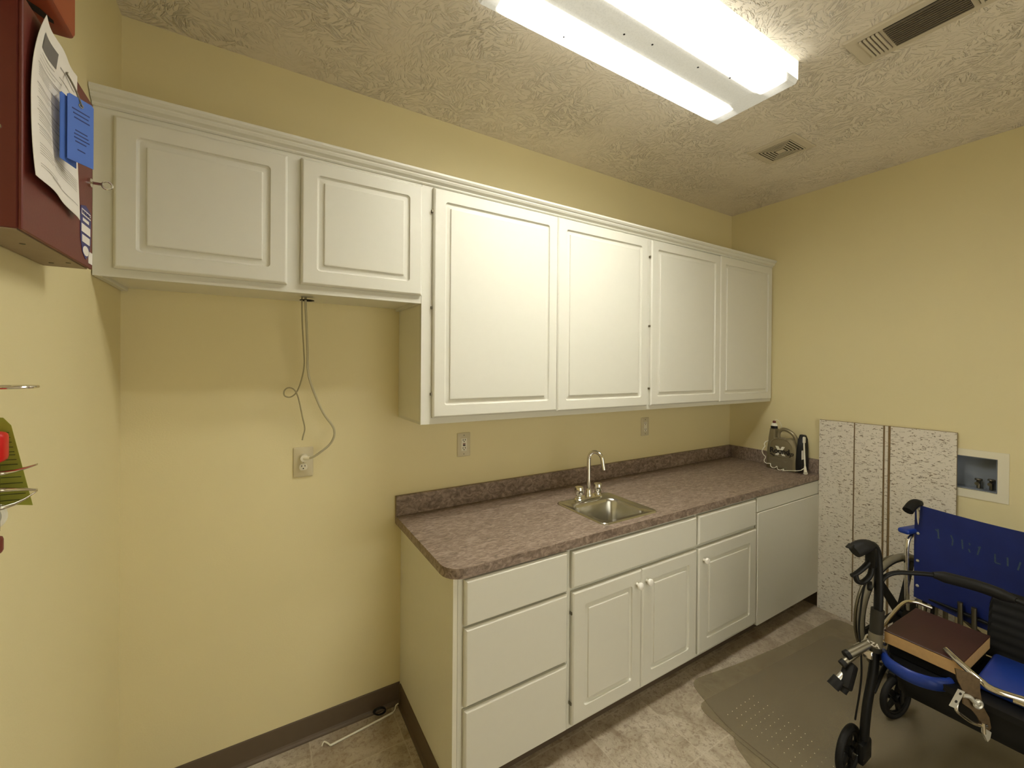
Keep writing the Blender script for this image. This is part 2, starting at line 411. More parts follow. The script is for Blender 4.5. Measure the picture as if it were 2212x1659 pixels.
# ------------------------------------------------------------------ base cabinets
YF, YD = -.633, -.6555
GB = 'white base cabinets under the brown worktop'
def base(label, x0, x1, name='base_cabinet', side=None):
    t = thing(name, label, 'cabinet', ((x0+x1)/2, -.32, 0), GB)
    bm = B(); a_, b_ = x0+.0005, x1-.0005
    for q in ((a_, a_+.016, YF+.019, -.001, .105, .8755), (b_-.016, b_, YF+.019, -.001, .105, .8755), (a_+.016, b_-.016, YF+.019, -.001, .105, .121), (a_+.016, b_-.016, -.012, -.001, .121, .8755)): box(bm, *q)
    obj('carcass', bm, WHITED, t)
    ff = B(); box(ff, x0+.0005, x1-.0005, YF, YF+.0185, .105, .8755, .001, 1); obj('face_frame', ff, WHITE, t)
    k = B(); box(k, x0+.02 if side else x0+.0005, x1-.0005, YF+.075, YF+.095, .0, .1045); obj('toe_kick', k, BASEB, t)
    return t
t = base('white base cabinet with three stacked drawers at the worktop\'s left end', 1.037, 1.538, 'drawer_cabinet')
bm = B(); box(bm, 1.019, 1.0368, YF, -.001, 0, .8755, .0008, 1); obj('side_panel', bm, WHITED, t)
bm = B(); prof = [(0, 0), (.014, 0), (.013, .006), (.007, .012), (.0045, .02), (.004, .098), (.003, .102), (0, .102)]
loft(bm, [[(1.0188-d, y, z) for d, z in prof] for y in (-.60, -.016)]); obj('cove_strip', bm, BASEB, t, label='brown vinyl strip')
for z0, z1 in ((.700, .867), (.408, .692), (.122, .397)): obj('drawer', slab_front(1.058, 1.526, z0, z1, YD), WHITE, t, True, sharp=10)
t = base('white sink cabinet with a wide blank front above two doors with paired knobs', 1.538, 2.389, 'sink_cabinet')
obj('false_front', slab_front(1.551, 2.381, .704, .860, YD), WHITE, t, True, sharp=10)
for i, (a, b) in enumerate(((1.554, 1.9675), (1.9705, 2.383))):
    d = obj('door', raised_door(a, b, .127, .688, YD, border=.062), WHITE, t, True, sharp=14); knob(d, (1.934, 2.000)[i], .627, YD)
    if i == 0:
        for z in (.22, .60): obj('hinge', box(B(), a-.007, a-.001, YD+.004, YD+.018, z-.006, z+.006, .001, 1), DARKST, d, label='dark metal hinge pin')
t = base('white base cabinet with one drawer over one door, single knob, right of the sink cabinet', 2.389, 2.950)
obj('drawer', slab_front(2.397, 2.940, .707, .861, YD), WHITE, t, True, sharp=10)
d = obj('door', raised_door(2.399, 2.946, .130, .688, YD, border=.068), WHITE, t, True, sharp=14); knob(d, 2.436, .625, YD)
t = base('plain white flush panel closing the base run beside the right wall', 2.950, W_-.002, 'filler_cabinet')
bm = B(); box(bm, 2.957, 3.722, YD, YD+.018, .109, .777, .002, 1); obj('front_panel', bm, WHITE, t)
bm = B(); box(bm, 2.957, 3.722, YD+.005, YD+.018, .781, .868, .002, 1); obj('top_rail', bm, WHITE, t)

# ------------------------------------------------------------------ worktop with sink cut-out
t = thing('worktop', 'brown mottled laminate worktop with low upstand along both walls', 'worktop', (2.4, -.33, .8765))
cx0, cx1, cy0, cy1 = .991, W_-.002, -.655, -.001; zt, zb = .914, .8765
hx0, hx1, hy0_, hy1_ = 1.797, 2.113, -.582, -.315
bm = B()
r = .075
corner = [(cx0+r-r*math.cos(a), cy0+r-r*math.sin(a)) for a in (PI/2*i/8 for i in range(9))]   # from left edge to front edge
left = [(cx0, cy1)]+corner+[(hx0, cy0), (hx0, hy0_), (hx0, hy1_), (hx0, cy1)]
right = [(hx1, cy1), (hx1, hy1_), (hx1, hy0_), (hx1, cy0), (cx1, cy0), (cx1, cy1)]
vt, vb = {}, {}
def V(d, p, z):
    k = (round(p[0], 5), round(p[1], 5))
    if k not in d: d[k] = bm.verts.new((p[0], p[1], z))
    return d[k]
for poly in (left, right, [(hx0, cy0), (hx1, cy0), (hx1, hy0_), (hx0, hy0_)], [(hx0, hy1_), (hx1, hy1_), (hx1, cy1), (hx0, cy1)]):
    bm.faces.new([V(vt, p, zt) for p in poly]); bm.faces.new([V(vb, p, zb) for p in poly][::-1])
for loop in ([(cx0, cy1)]+corner+[(hx0, cy0), (hx1, cy0), (cx1, cy0), (cx1, cy1), (hx1, cy1), (hx0, cy1)], [(hx0, hy0_), (hx1, hy0_), (hx1, hy1_), (hx0, hy1_)]):
    for p, q in zip(loop, loop[1:]+loop[:1]): bm.faces.new((V(vt, p, zt), V(vt, q, zt), V(vb, q, zb), V(vb, p, zb)))
obj('slab', bm, MATS['counter'], t)
bm = B(); box(bm, cx0, cx1, -.021, -.001, zt+.0003, 1.009, .0015, 1); obj('backsplash', bm, MATS['counter'], t)
bm = B(); box(bm, cx1-.02, cx1, -.650, -.0215, zt+.0003, 1.009, .0015, 1); obj('side_splash', bm, MATS['counter'], t)

# ------------------------------------------------------------------ sink and faucet
t = thing('sink', 'small square stainless steel sink set into the brown worktop', 'sink', (1.955, -.43, .914))
bm = B()
def rg(x0, x1, y0, y1, r, z): return [(x, y, z) for x, y in rrect(x0, x1, y0, y1, r, 8)]
sx0, sx1, sy0, sy1 = 1.768, 2.138, -.610, -.244
b0, b1, b2, b3 = 1.806, 2.100, -.572, -.325
rr = [rg(sx0, sx1, sy0, sy1, .028, .9145), rg(sx0+.001, sx1-.001, sy0+.001, sy1-.001, .028, .9175), rg(sx0+.005, sx1-.005, sy0+.005, sy1-.005, .025, .9215),
      rg(sx0+.012, sx1-.012, sy0+.012, sy1-.012, .022, .9175), rg(b0-.004, b1+.004, b2-.004, b3+.004, .052, .9165), rg(b0, b1, b2, b3, .05, .9135),
      rg(b0+.006, b1-.006, b2+.006, b3-.006, .048, .900), rg(b0+.014, b1-.014, b2+.014, b3-.014, .046, .80), rg(b0+.022, b1-.022, b2+.022, b3-.022, .045, .778),
      rg(b0+.040, b1-.040, b2+.040, b3-.040, .04, .768), rg(b0+.08, b1-.08, b2+.08, b3-.08, .03, .766)]
loft(bm, rr, False, True)
so = obj('basin', bm, STEEL, t, True)
bm = B(); lathe(bm, [(.001, .001), (.018, .001), (.022, .003), (.034, .004), (.040, .002), (.041, 0)], (1.953, -.45, .7665), n=28); obj('drain', bm, CHROME, t, True, label='round chrome drain')
t = thing('faucet', 'chrome gooseneck faucet with two clear-topped handles behind the steel sink', 'faucet', (1.965, -.283, .918))
bm = B(); loft(bm, [rg(1.872, 2.058, -.310, -.256, .026, .9180), rg(1.872, 2.058, -.310, -.256, .026, .928), rg(1.878, 2.052, -.304, -.262, .02, .934)])
obj('base_plate', bm, CHROME, t, True)
bm = B(); lathe(bm, [(.021, 0), (.021, .008), (.017, .014), (.015, .030), (.011, .040), (.009, .044)], (1.965, -.283, .934)); obj('collar', bm, CHROME, t, True)
arch = [(1.965, -.283, .970), (1.965, -.283, 1.05), (1.965, -.283, 1.13)]
arch += [(1.965+.012*(1-math.cos(a)), -.283-.040*(1-math.cos(a)), 1.135+.044*math.sin(a)) for a in (PI*i/8 for i in range(1, 8))]
arch += [(1.990, -.366, 1.118), (1.991, -.372, 1.090)]
obj('spout', tube(B(), arch, .0105, 14, 4), CHROME, t, True)
for x in (1.898, 2.032):
    bm = B(); lathe(bm, [(.020, 0), (.020, .006), (.016, .010), (.0165, .016), (.024, .026), (.025, .046), (.022, .058), (.012, .062)], (x, -.283, .934), n=14)
    obj('handle', bm, CHROME, t, True)

# ------------------------------------------------------------------ outlets
def outlet(name, label, x0, x1, z0, z1, kind, cat='outlet'):
    cx, cz = (x0+x1)/2, (z0+z1)/2
    t = thing(name, label, cat, (cx, 0, cz), 'electrical outlets on the back wall')
    bm = B(); loft(bm, [[(x, y, z) for x, z in rrect(x0+i, x1-i, z0+i, z1-i, .004, 4)] for i, y in ((0, -.0005), (0, -.003), (.003, -.006))])
    obj('plate', bm, IVORY, t, True)
    if kind == 'duplex':
        for dz in (.0205, -.0205):
            bm = B(); pts = []
            for a in range(24):
                th = 2*PI*a/24; pts.append((cx+.0165*math.cos(th), cz+dz+max(-.0135, min(.0135, .0175*math.sin(th)))))
            prism(bm, pts, -.0061, -.0085, lambda u, v, h: (u, h, v)); f = obj('receptacle', bm, IVORYD, t)
            s = B()
            for dx in (-.0062, .0062): box(s, cx+dx-.0013, cx+dx+.0013, -.0089, -.0084, cz+dz+.001, cz+dz+.0085)
            cyl(s, (cx, -.0084, cz+dz-.0065), (cx, -.0089, cz+dz-.0065), .0026, n=12); obj('slots', s, DARK, f)
        s = B(); cyl(s, (cx, -.006, cz), (cx, -.0075, cz), .0032, n=12); obj('screw', s, DARKST, t)
    else:
        f = obj('receptacle', box(B(), cx-.0165, cx+.0165, -.0082, -.0058, cz-.033, cz+.033, .001, 1), IVORYD, t)
        for dz in (.022, -.020):
            s = B()
            for dx in (-.0065, .0065): box(s, cx+dx-.0016, cx+dx+.0016, -.0087, -.0081, cz+dz-.001, cz+dz+.0075)
            cyl(s, (cx, -.0081, cz+dz-.0065), (cx, -.0087, cz+dz-.0065), .0028, n=12)
            obj('slots', s, DARK, f)
        if kind == 'gfci':
            obj('test_button', box(B(), cx-.007, cx+.007, -.0096, -.0083, cz-.0065, cz-.0008), DARK, f, label='black button')
            obj('reset_button', box(B(), cx-.007, cx+.007, -.0096, -.0083, cz+.0012, cz+.0068), BOXRED, f, label='dark red button')
        for dz in (.049, -.049):
            s = B(); cyl(s, (cx, -.006, cz+dz), (cx, -.0072, cz+dz), .003, n=12); obj('screw', s, DARKST, t)
    return t
outlet('wall_outlet', 'ivory duplex outlet below the short cabinet, with a plug in it', .552, .631, 1.152, 1.280, 'duplex')
outlet('wall_outlet', 'ivory outlet with black and red buttons left of the faucet above the worktop', 1.311, 1.386, 1.161, 1.286, 'gfci')
outlet('wall_outlet', 'small ivory outlet under the tall cabinets, right of the faucet', 2.690, 2.766, 1.161, 1.287, 'plain')

# cables hanging from the cabinet hole
CA = [[.570, -.15, 1.925], [.570, -.15, 1.893], [.573, -.14, 1.798], [.58, -.12, 1.706], [.584, -.1, 1.631], [.574, -.08, 1.564], [.558, -.07, 1.52], [.536, -.067, 1.502], [.516, -.066, 1.508], [.514, -.066, 1.527], [.527, -.068, 1.54], [.546, -.073, 1.536], [.561, -.078, 1.512], [.572, -.07, 1.468], [.582, -.06, 1.418], [.592, -.05, 1.368], [.586, -.05, 1.335], [.583, -.05, 1.318]]
o = obj('loose_wire', tube(B(), CA, .0028, 8, 6), CORDT, None, True, origin=(.57, -.15, 1.893))
tag(o, 'thin grey wire with a small loop, its loose end hanging above the outlet', 'wire')
CB = [[.585, -.15, 1.925], [.583, -.15, 1.894], [.588, -.14, 1.799], [.594, -.12, 1.688], [.598, -.1, 1.612], [.611, -.09, 1.555], [.636, -.08, 1.486], [.664, -.07, 1.425], [.694, -.07, 1.379], [.705, -.07, 1.353], [.703, -.07, 1.323], [.688, -.06, 1.292], [.657, -.06, 1.266], [.628, -.052, 1.245], [.608, -.042, 1.238]]
t = thing('power_cord', 'beige power cord hanging from the short cabinet and plugged into the outlet', 'cord', (.592, -.03, 1.2365))
obj('cable', tube(B(), CB, .0046, 10, 6), CORD, t, True)
bm = B(); cyl(bm, (.5925, -.0095, 1.2365), (.5925, -.034, 1.2365), .017, .015, 20); tube(bm, [(.592, -.030, 1.237), (.602, -.038, 1.237), (.612, -.043, 1.2385)], .0075, 10, 3)
obj('plug', bm, IVORYD, t, True, label='pale round plug')

# ------------------------------------------------------------------ ceiling fixture
t = thing('ceiling_light', 'long fluorescent ceiling light with two glowing tubes under a wrapped lens', 'ceiling light', (1.65, -.979, H_))
fx0, fx1, fy0, fy1, fz = 1.020, 2.280, -1.158, -.800, 2.790
bm = B(); box(bm, fx0+.004, fx1-.004, fy0+.006, fy1-.006, H_-.022, H_-.0005, .002, 1)
box(bm, fx0+.03, fx1-.03, -1.01, -.948, H_-.050, H_-.0225, .004, 1)
obj('housing', bm, WPL, t)
bm = B()
sec = [(fy0, H_-.0006), (fy0-.0, fz+.014), (fy0+.010, fz), (fy1-.010, fz), (fy1, fz+.014), (fy1, H_-.0006)]
rows = [[bm.verts.new((x, y, z)) for y, z in sec] for x in (fx0, fx1)]
for i in range(5): bm.faces.new((rows[0][i], rows[0][i+1], rows[1][i+1], rows[1][i]))
for r_ in rows: bm.faces.new(r_)
obj('lens', bm, MATS['lens'], t, label='ribbed translucent wrap-around lens')
for y in (-1.062, -.886):
    for x, s in ((fx0+.022, 1), (fx1-.022, -1)):
        obj('tube_holder', box(B(), x-.006, x+.006, y-.014, y+.014, H_-.062, H_-.0225, .002, 1), WPL, t)
    bm = B(); cyl(bm, (fx0+.030, y, 2.828), (fx1-.055, y, 2.828), .0185, n=20)
    obj('fluorescent_tube', bm, MATS['tube_glow'], t, True, label='glowing white fluorescent tube')
for (x, y) in ((1.33, -.845), (1.50, -.965), (1.62, -.985), (1.86, -1.0), (1.42, -1.10), (2.02, -1.03)):
    obj('speck', lathe(B(), [(.001, -.002), (.004, -.001), (.003, .0)], (x, y, fz), n=8), DARK, t, label='small dark speck on the lens')

# ------------------------------------------------------------------ vents
t = thing('ceiling_vent', 'small square ivory ceiling diffuser with concentric slots, nearer the back wall', 'vent', (2.93, -.77, H_), 'ceiling vents')
x0, x1, y0, y1 = 2.825, 3.072, -.890, -.640
bm = B()
loft(bm, [[(x, y, z) for x, y in rrect(x0+i, x1-i, y0+i, y1-i, .004, 3)] for i, z in ((0, H_-.0005), (0, H_-.004), (.006, H_-.008), (.034, H_-.010))])
obj('frame', bm, GRILLE, t)
bm = B(); box(bm, x0+.036, x1-.036, y0+.036, y1-.036, H_-.0112, H_-.0102); obj('backing', bm, VDARK, t)
for k in range(6):
    i = .036+k*.0135; wd = .0058
    a0, a1, c0, c1 = x0+i, x1-i, y0+i, y1-i
    bm = B(); z0, z1 = H_-.0135, H_-.0115
    if k < 5:
        for q in ((a0, a1, c0, c0+wd), (a0, a1, c1-wd, c1), (a0, a0+wd, c0+wd, c1-wd), (a1-wd, a1, c0+wd, c1-wd)): box(bm, *q, z0, z1)
    else: box(bm, a0, a1, c0, c1, z0, z1)
    obj('louver', bm, GRILLE, t)
t = thing('ceiling_vent', 'long ceiling register with dark slats at the right top', 'vent', (2.42, -1.45, H_), 'ceiling vents')
x0, x1, y0, y1 = 2.318, 2.524, -1.73, -1.292
bm = B(); loft(bm, [[(x, y, z) for x, y in rrect(x0+i, x1-i, y0+i, y1-i, .003, 3)] for i, z in ((0, H_-.0005), (0, H_-.006), (.004, H_-.010), (.03, H_-.0115))])
obj('frame', bm, GRILLE, t)
for (q0, q1, kind) in ((-1.393, -1.331, 'a'), (-1.606, -1.405, 'b'), (-1.690, -1.620, 'a')):
    bm = B(); box(bm, x0+.030, x1-.036, q0, q1, H_-.0128, H_-.0118); obj('opening', bm, VDARK if kind == 'b' else GRILLEDK, t)
    if kind == 'a':
        n = 5
        for j in range(n):
            y = q0+(j+.5)*(q1-q0)/n; bm = B(); box(bm, x0+.030, x1-.036, y-.0042, y+.0032, H_-.0185, H_-.013); obj('slat', bm, GRILLE, t)
    else:
        n = 11
        for j in range(n):
            x = x0+.030+(j+.5)*(x1-x0-.066)/n; bm = B(); box(bm, x-.0032, x+.0015, q0, q1, H_-.0185, H_-.013); obj('slat', bm, GRILLEDK, t, label='dark slat')

# ------------------------------------------------------------------ left wall: key box, papers, tags
bx, by0, by1, bz0, bz1 = .083, -.996, -.650, 1.856, 2.244
t = thing('key_cabinet', 'maroon metal wall box with papers on its door, key in its lock', 'wall box', (0, -.82, bz0))
bm = B(); box(bm, .001, bx-.006, by0, by1, bz0+.0015, bz1, .002, 1); obj('body', bm, BOXRED, t)
obj('door', box(B(), bx-.0055, bx, by0-.001, by1+.001, bz0, bz1, .0015, 1), BOXRED, t)
bm = B(); box(bm, .003, bx-.008, by0+.003, by1-.003, bz0-.001, bz0+.0012); obj('bottom_plate', bm, BOXUNDER, t, label='brown bottom plate')
for (x, y) in ((.02, -.94), (.045, -.88), (.062, -.72), (.03, -.70)):
    obj('screw', lathe(B(), [(.0045, 0), (.0035, -.0015), (.001, -.002)], (x, y, bz0-.001), n=12), DARKST, t)
obj('screw', lathe(B(), [(.005, 0), (.004, -.002), (.001, -.0025)][::1], (.055, by0+.0005, 2.02), (0, 1, 0), 12), CHROME, t)
lk = obj('lock', lathe(B(), [(.010, 0), (.010, .005), (.007, .007), (.001, .0075)], (bx, -.677, 2.052), (1, 0, 0), 18), CHROME, t, True, label='round chrome lock')
bm = B(); box(bm, bx+.007, bx+.024, -.6785, -.6755, 2.049, 2.055); torus(bm, (bx+.032, -.677, 2.052), (0, 1, 0), .009, .0022, 20, 6)
obj('key', bm, CHROME, lk, label='chrome key')
# shield sticker and white label on the door
st = B(); sh = [(-.032, .052), (.0, .060), (.032, .052), (.036, .03), (.034, -.02), (.022, -.048), (0, -.062), (-.022, -.048), (-.034, -.02), (-.036, .03)]
fr = lambda u, v, h: (bx+h, -.697+u*.95, 1.932+v)
prism(st, sh, .0003, .0010, fr); s_ = obj('shield_sticker', st, SHIELD, t, label='navy blue shield-shaped sticker')
bm = B()
for (a, b, c, d) in ((-.029, .033, .034, .047), (-.022, .020, .021, .028), (-.030, .030, -.004, .014), (-.026, .026, -.026, -.010)): prism(bm, [(a, c), (b, c), (b, d), (a, d)], .0011, .0014, fr)
prism(bm, [(.02*math.cos(a), -.043+.011*math.sin(a)) for a in (2*PI*i/16 for i in range(16))], .0011, .0014, fr)
obj('sticker_print', bm, PAPER, s_, label='white bands of print')
bm = text_mesh('WARNING', .0115, .0002, bold=.0002)
M = Matrix(((0, 0, 1, bx+.0018), (1, 0, 0, -.724), (0, 1, 0, 1.9685), (0, 0, 0, 1)))
bmesh.ops.transform(bm, matrix=M, verts=bm.verts); obj('sticker_lettering', bm, SHIELD, s_)
bm = B(); box(bm, bx+.0003, bx+.001, -.678, -.652, 1.866, 1.893); obj('small_label', bm, PAPER, t, label='small white label')
# sheet of paper, one corner curling away
def sheet(u, v):     # u 0..1 along y, v 0..1 up
    y = -.990+.222*u; z = 1.952+.292*v
    cur = max(0, v-.45)/.55
    y += .030*cur**2*(1-u)
    z += -.020*u*(1-v)*0-.012*u*u*(1-v)
    x = bx+.0032+.004*math.sin(u*5+v*2)**2+.010*(1-v)**3*(1-u)+.010*cur**3*(1-u)**2+.003*u*(1-v)
    return Vector((x, y, z))
bm = B(); NU, NV = 16, 22
g = [[bm.verts.new(sheet(i/NU, j/NV)) for i in range(NU+1)] for j in range(NV+1)]
g2 = [[bm.verts.new(sheet(i/NU, j/NV)-Vector((.0005, 0, 0))) for i in range(NU+1)] for j in range(NV+1)]
for j in range(NV):
    for i in range(NU):
        bm.faces.new((g[j][i], g[j][i+1], g[j+1][i+1], g[j+1][i])); bm.faces.new((g2[j][i], g2[j+1][i], g2[j+1][i+1], g2[j][i+1]))
for i in range(NU):
    bm.faces.new((g[0][i], g2[0][i], g2[0][i+1], g[0][i+1])); bm.faces.new((g[NV][i], g[NV][i+1], g2[NV][i+1], g2[NV][i]))
for j in range(NV):
    bm.faces.new((g[j][0], g[j+1][0], g2[j+1][0], g2[j][0])); bm.faces.new((g[j][NU], g2[j][NU], g2[j+1][NU], g[j+1][NU]))
pt = thing('paper_sheet', 'white printed paper sheet hanging on the maroon box door', 'paper', (bx+.004, -.88, 1.952))
pp = obj('sheet', bm, PAPER, pt, True)
def strip(bm, u0, u1, v0, v1, lift=.0006, n=10):
    off = Vector((lift, 0, 0)); k = max(1, int(n*(u1-u0))+1)
    for i in range(k):
        a, b = u0+(u1-u0)*i/k, u0+(u1-u0)*(i+1)/k
        bm.faces.new([bm.verts.new(sheet(p, q)+off) for p, q in ((a, v0), (b, v0), (b, v1), (a, v1))])
bm = B(); strip(bm, .12, .44, .815, .925, n=16); obj('printed_picture', bm, INK, pt, label='dark printed picture')
bm = B()
strip(bm, .50, .93, .855, .866, n=20); strip(bm, .14, .42, .785, .790)
strip(bm, .5, .93, .79, .796)
rows_ = [.755, .73, .69, .675, .66, .645, .63, .56, .54, .525, .47, .455, .44, .40, .385, .37, .355, .31, .295, .28, .22, .205, .19, .175, .16, .10, .085]
for v in rows_:
    e = random.choice((.35, .45, .55, .6)); strip(bm, .10, e, v, v+.0035, n=14)
    if v in (.69, .56, .47, .40, .31): strip(bm, .08, .62, v+.012, v+.0175, n=14)
for v in (.24, .225, .21, .195, .18, .165): strip(bm, .42, .9, v, v+.0035, n=14)
strip(bm, .3, .92, .075, .080, n=14)
obj('print', bm, INKL, pt, label='grey lines of print')
# blue tags on a bead chain
tp = thing('key_tag', 'blue card tag on a bead chain, in front of the white paper', 'tag', (.117, -.868, 2.152), 'blue tags on the maroon box')
def tagframe(a, b):
    a, b = Vector(a), Vector(b); d = (b-a).normalized(); n = Vector((d.y, -d.x, 0))
    return lambda u, v, h: tuple(a+d*u+Vector((0, 0, v))+n*h)
f1 = tagframe((.105, -.888, 2.026), (.132, -.848, 2.026))
hole = [(.048, .0), (.048, .122), (.044, .126), (.004, .126), (.0, .122), (.0, .0)]
prism_bm = prism(B(), hole, 0, .0012, f1); obj('card', prism_bm, TAGBLUE, tp)
bm = B()
for (a, b, v) in ((.008, .040, .100), (.010, .038, .092), (.012, .040, .084), (.014, .036, .060), (.012, .038, .053), (.012, .040, .046), (.014, .034, .039), (.018, .032, .024)):
    prism(bm, [(a, v), (b, v-.001), (b, v+.0012), (a, v+.0022)], .0013, .0016, f1)
obj('tag_print', bm, TAGINK, tp, label='dark blue scribbled print')
obj('eyelet', torus(B(), Vector(f1(.024, .113, .0014)), Vector(f1(0, 0, 1))-Vector(f1(0, 0, 0)), .0035, .001, 14, 6), DARKST, tp)
bm = B(); chain = [Vector(f1(.024, .113, .003)), (.113, -.872, 2.165), (.104, -.862, 2.185), (.094, -.848, 2.205), (.087, -.820, 2.222)]
cp = spline(chain, 12)
for p in cp: bmesh.ops.create_icosphere(bm, subdivisions=1, radius=.0018, matrix=Matrix.Translation(p))
tube(bm, cp, .0007, 5, 0); obj('bead_chain', bm, DARKST, tp, label='dark bead chain')
tp2 = thing('key_tag', 'second blue tag, dark edge showing behind the front blue tag', 'tag', (.108, -.878, 2.152), 'blue tags on the maroon box')
f2 = tagframe((.0985, -.900, 2.020), (.108, -.853, 2.020))
obj('card', prism(B(), [(.048, .0), (.048, .122), (.044, .126), (.004, .126), (.0, .122), (.0, .0)], 0, .0012, f2), TAGBLUE, tp2)
obj('eyelet', torus(B(), Vector(f2(.024, .118, .0016)), Vector(f2(0, 0, 1))-Vector(f2(0, 0, 0)), .0035, .001, 14, 6), DARKST, tp2)

# red plastic case above the key box
t = thing('red_wall_case', 'red plastic case on the left wall, just above the maroon box', 'case', (0, -.96, 2.29))
bm = B(); z0 = 2.288
loft(bm, [[(max(.001, x), y, z) for x, y in rrect(.0, .100-i, -1.14+i, -.818-i, .012, 4)] for i, z in ((.008, z0), (.002, z0+.003), (0, z0+.010), (0, z0+.26))])
obj('shell', bm, ORANGE, t, True)
bm = B(); prism(bm, [(.052, -.905), (.060, -.912), (.072, -.898), (.082, -.872), (.080, -.862), (.070, -.868), (.058, -.888)], z0-.0008, z0-.0002); obj('handle_slot', bm, DARK, t, label='dark curved slot')

# ring, green tag and extinguisher at the left edge
t = thing('wall_ring', 'thin chrome ring sticking out from the left wall above the green tag', 'ring', (0, -.87, 1.59))
obj('ring', torus(B(), (.043, -.93, 1.592), (0, .0, 1), .036, .0028, 40, 8), CHROME, t, True)
obj('mount', cyl(B(), (.0005, -.93, 1.592), (.012, -.93, 1.592), .007, n=16), CHROME, t)
t = thing('green_tag', 'green lined service tag with a clipped corner at the left edge', 'tag', (.08, -1.0, 1.40))
def gf(u, v, h): return (.020+u*.94, -1.0+.0-u*.02+h, 1.397+v)
poly = [(.0, .014), (.082, .0), (.0555, .135), (.046, .148), (.0, .152)]
obj('card', prism(B(), poly, 0, .0007, gf), GREEN, t)
bm = B()
for i, v in enumerate((.012, .022, .031, .040, .050, .061, .071, .079, .087, .092, .100, .108, .116, .124)):
    e = .078-.2*v; prism(bm, [(.03, v), (e, v-.0012), (e, v), (.03, v+.0012)], -.0009, -.0002, gf)
obj('ruled_lines', bm, GREENINK, t, label='dark ruled lines')
t = thing('hanging_clamp', 'red-topped clamp with chrome levers over the green tag, cut off by the left edge', 'clamp', (.02, -1.03, 1.34))
obj('bracket', box(B(), .0005, .020, -1.050, -1.012, 1.40, 1.52, .003, 2), CHROME, t, True, label='chrome wall bracket')
obj('top_grip', box(B(), .0203, .0785, -1.048, -1.018, 1.477, 1.526, .009, 3), RED, t, True, label='bright red grip')
bm = B(); box(bm, .024, .070, -1.045, -1.022, 1.362, 1.4765, .006, 2); obj('stem', bm, CHROME, t, True, label='chrome stem')
for z, dz in ((1.458, .010), (1.432, -.006), (1.402, .022)):
    bm = B(); loft(bm, [[(.060+.048*q, -1.0215+.004*math.cos(a), z+dz*q*q+(.0045-.003*q)*math.sin(a)) for a in (2*PI*i/10 for i in range(10))] for q in (0, .25, .5, .75, 1)])
    obj('lever', bm, CHROME, t, True, label='thin chrome lever')
obj('ring', torus(B(), (.050, -1.018, 1.390), (0, 1, 0), .020, .005, 28, 8), WPL, t, True, label='white ring')
obj('tip', box(B(), .030, .0745, -1.042, -1.024, 1.333, 1.3615, .006, 2), BOXRED, t, True, label='dark red tip')

# ------------------------------------------------------------------ things on the floor at left
bm = tube(B(), [(.663, -.070, .004), (.672, -.060, .012), (.684, -.070, .010), (.695, -.084, .0045)], .0028, 8, 5)
tube(bm, [(.695, -.084, .0045), (.84, -.067, .0045), (.972, -.050, .0045)], .0042, 8, 2)
tube(bm, [(.972, -.050, .0045), (.984, -.040, .006), (.990, -.034, .018), (1.003, -.030, .020)], .0028, 8, 5)
tag(obj('hooked_rod', bm, WPL, None, True, origin=(.83, -.06, 0)), 'thin white rod with bent hook ends lying on the floor', 'rod')
bm = B(); ax = Vector((.25, 1, .45))
for i in range(4): torus(bm, (.912+.001*i, -.040-.0022*i, .0305), ax, .0265-.0008*i, .0028, 32, 8)
tag(obj('cable_coil', bm, RUBBER, None, True, origin=(.912, -.04, 0)), 'small coil of black cable leaning on the brown baseboard', 'cable')

# ------------------------------------------------------------------ jug sprayer on worktop
t = thing('sprayer_jug', 'gold-grey herbicide jug with coiled white hose on the worktop\'s right end', 'jug', (3.65, -.465, .914))
J0, J1 = -.562, -.368     # along y
def jfr(u, v, h): return (3.594+h, -.368-u, .9145+v)      # u to the right as seen, v up, h away from the viewer
bodyo = [(.000, .004), (.006, .0), (.186, .0), (.194, .006), (.194, .165), (.186, .198), (.172, .220), (.150, .232), (.128, .228), (.110, .219), (.092, .219), (.076, .224), (.060, .222), (.0515, .226),
         (.048, .285), (.012, .285), (.009, .22), (.010, .195), (.003, .150), (.0, .10)]
def jin(d):
    n = len(bodyo); out = []
    for i in range(n):
        p0, p1, p2 = Vector(bodyo[i-1]), Vector(bodyo[i]), Vector(bodyo[(i+1) % n])
        e = ((p1-p0).normalized()+(p2-p1).normalized()).normalized(); out.append(tuple(p1+Vector((-e.y, e.x))*d))
    return out
bm = B(); loft(bm, [[jfr(u, v, h+(.018*max(0, v-.20)/.085)*(1 if h < .05 else -1)) for u, v in jin(d)] for h, d in ((0, .006), (.003, .002), (.009, 0), (.085, 0), (.093, .003), (.097, .007))])
jb = obj('body', bm, JUG, t, True)
bm = B(); tube(bm, [jfr(u, v, .045) for u, v in ((.064, .216), (.060, .240), (.066, .266), (.086, .284), (.114, .284), (.144, .270), (.168, .246), (.180, .216), (.186, .190))], .0125, 14, 5)
obj('handle', bm, JUG, t, True, label='looped carrying handle')
bm = B()   # raised shield outline on the front
arc = [(.022, .145), (.03, .185), (.05, .212), (.08, .222), (.12, .221), (.15, .205), (.168, .178), (.172, .15)]
tube(bm, [jfr(u, v, .0005) for u, v in arc], .003, 6, 5); obj('moulded_rib', bm, JUG, t, True)
bm = B(); prism(bm, [(.018, .018), (.176, .018), (.176, .085), (.018, .085)], -.0006, .0003, jfr); obj('lower_label', bm, JUGD, t, label='darker brown label area')
bm = B(); prism(bm, [(.115, .070), (.145, .070), (.130, .056)], -.0012, -.0007, jfr); prism(bm, [(.118, .016), (.140, .016), (.140, .030), (.118, .030)], -.0012, -.0007, jfr)
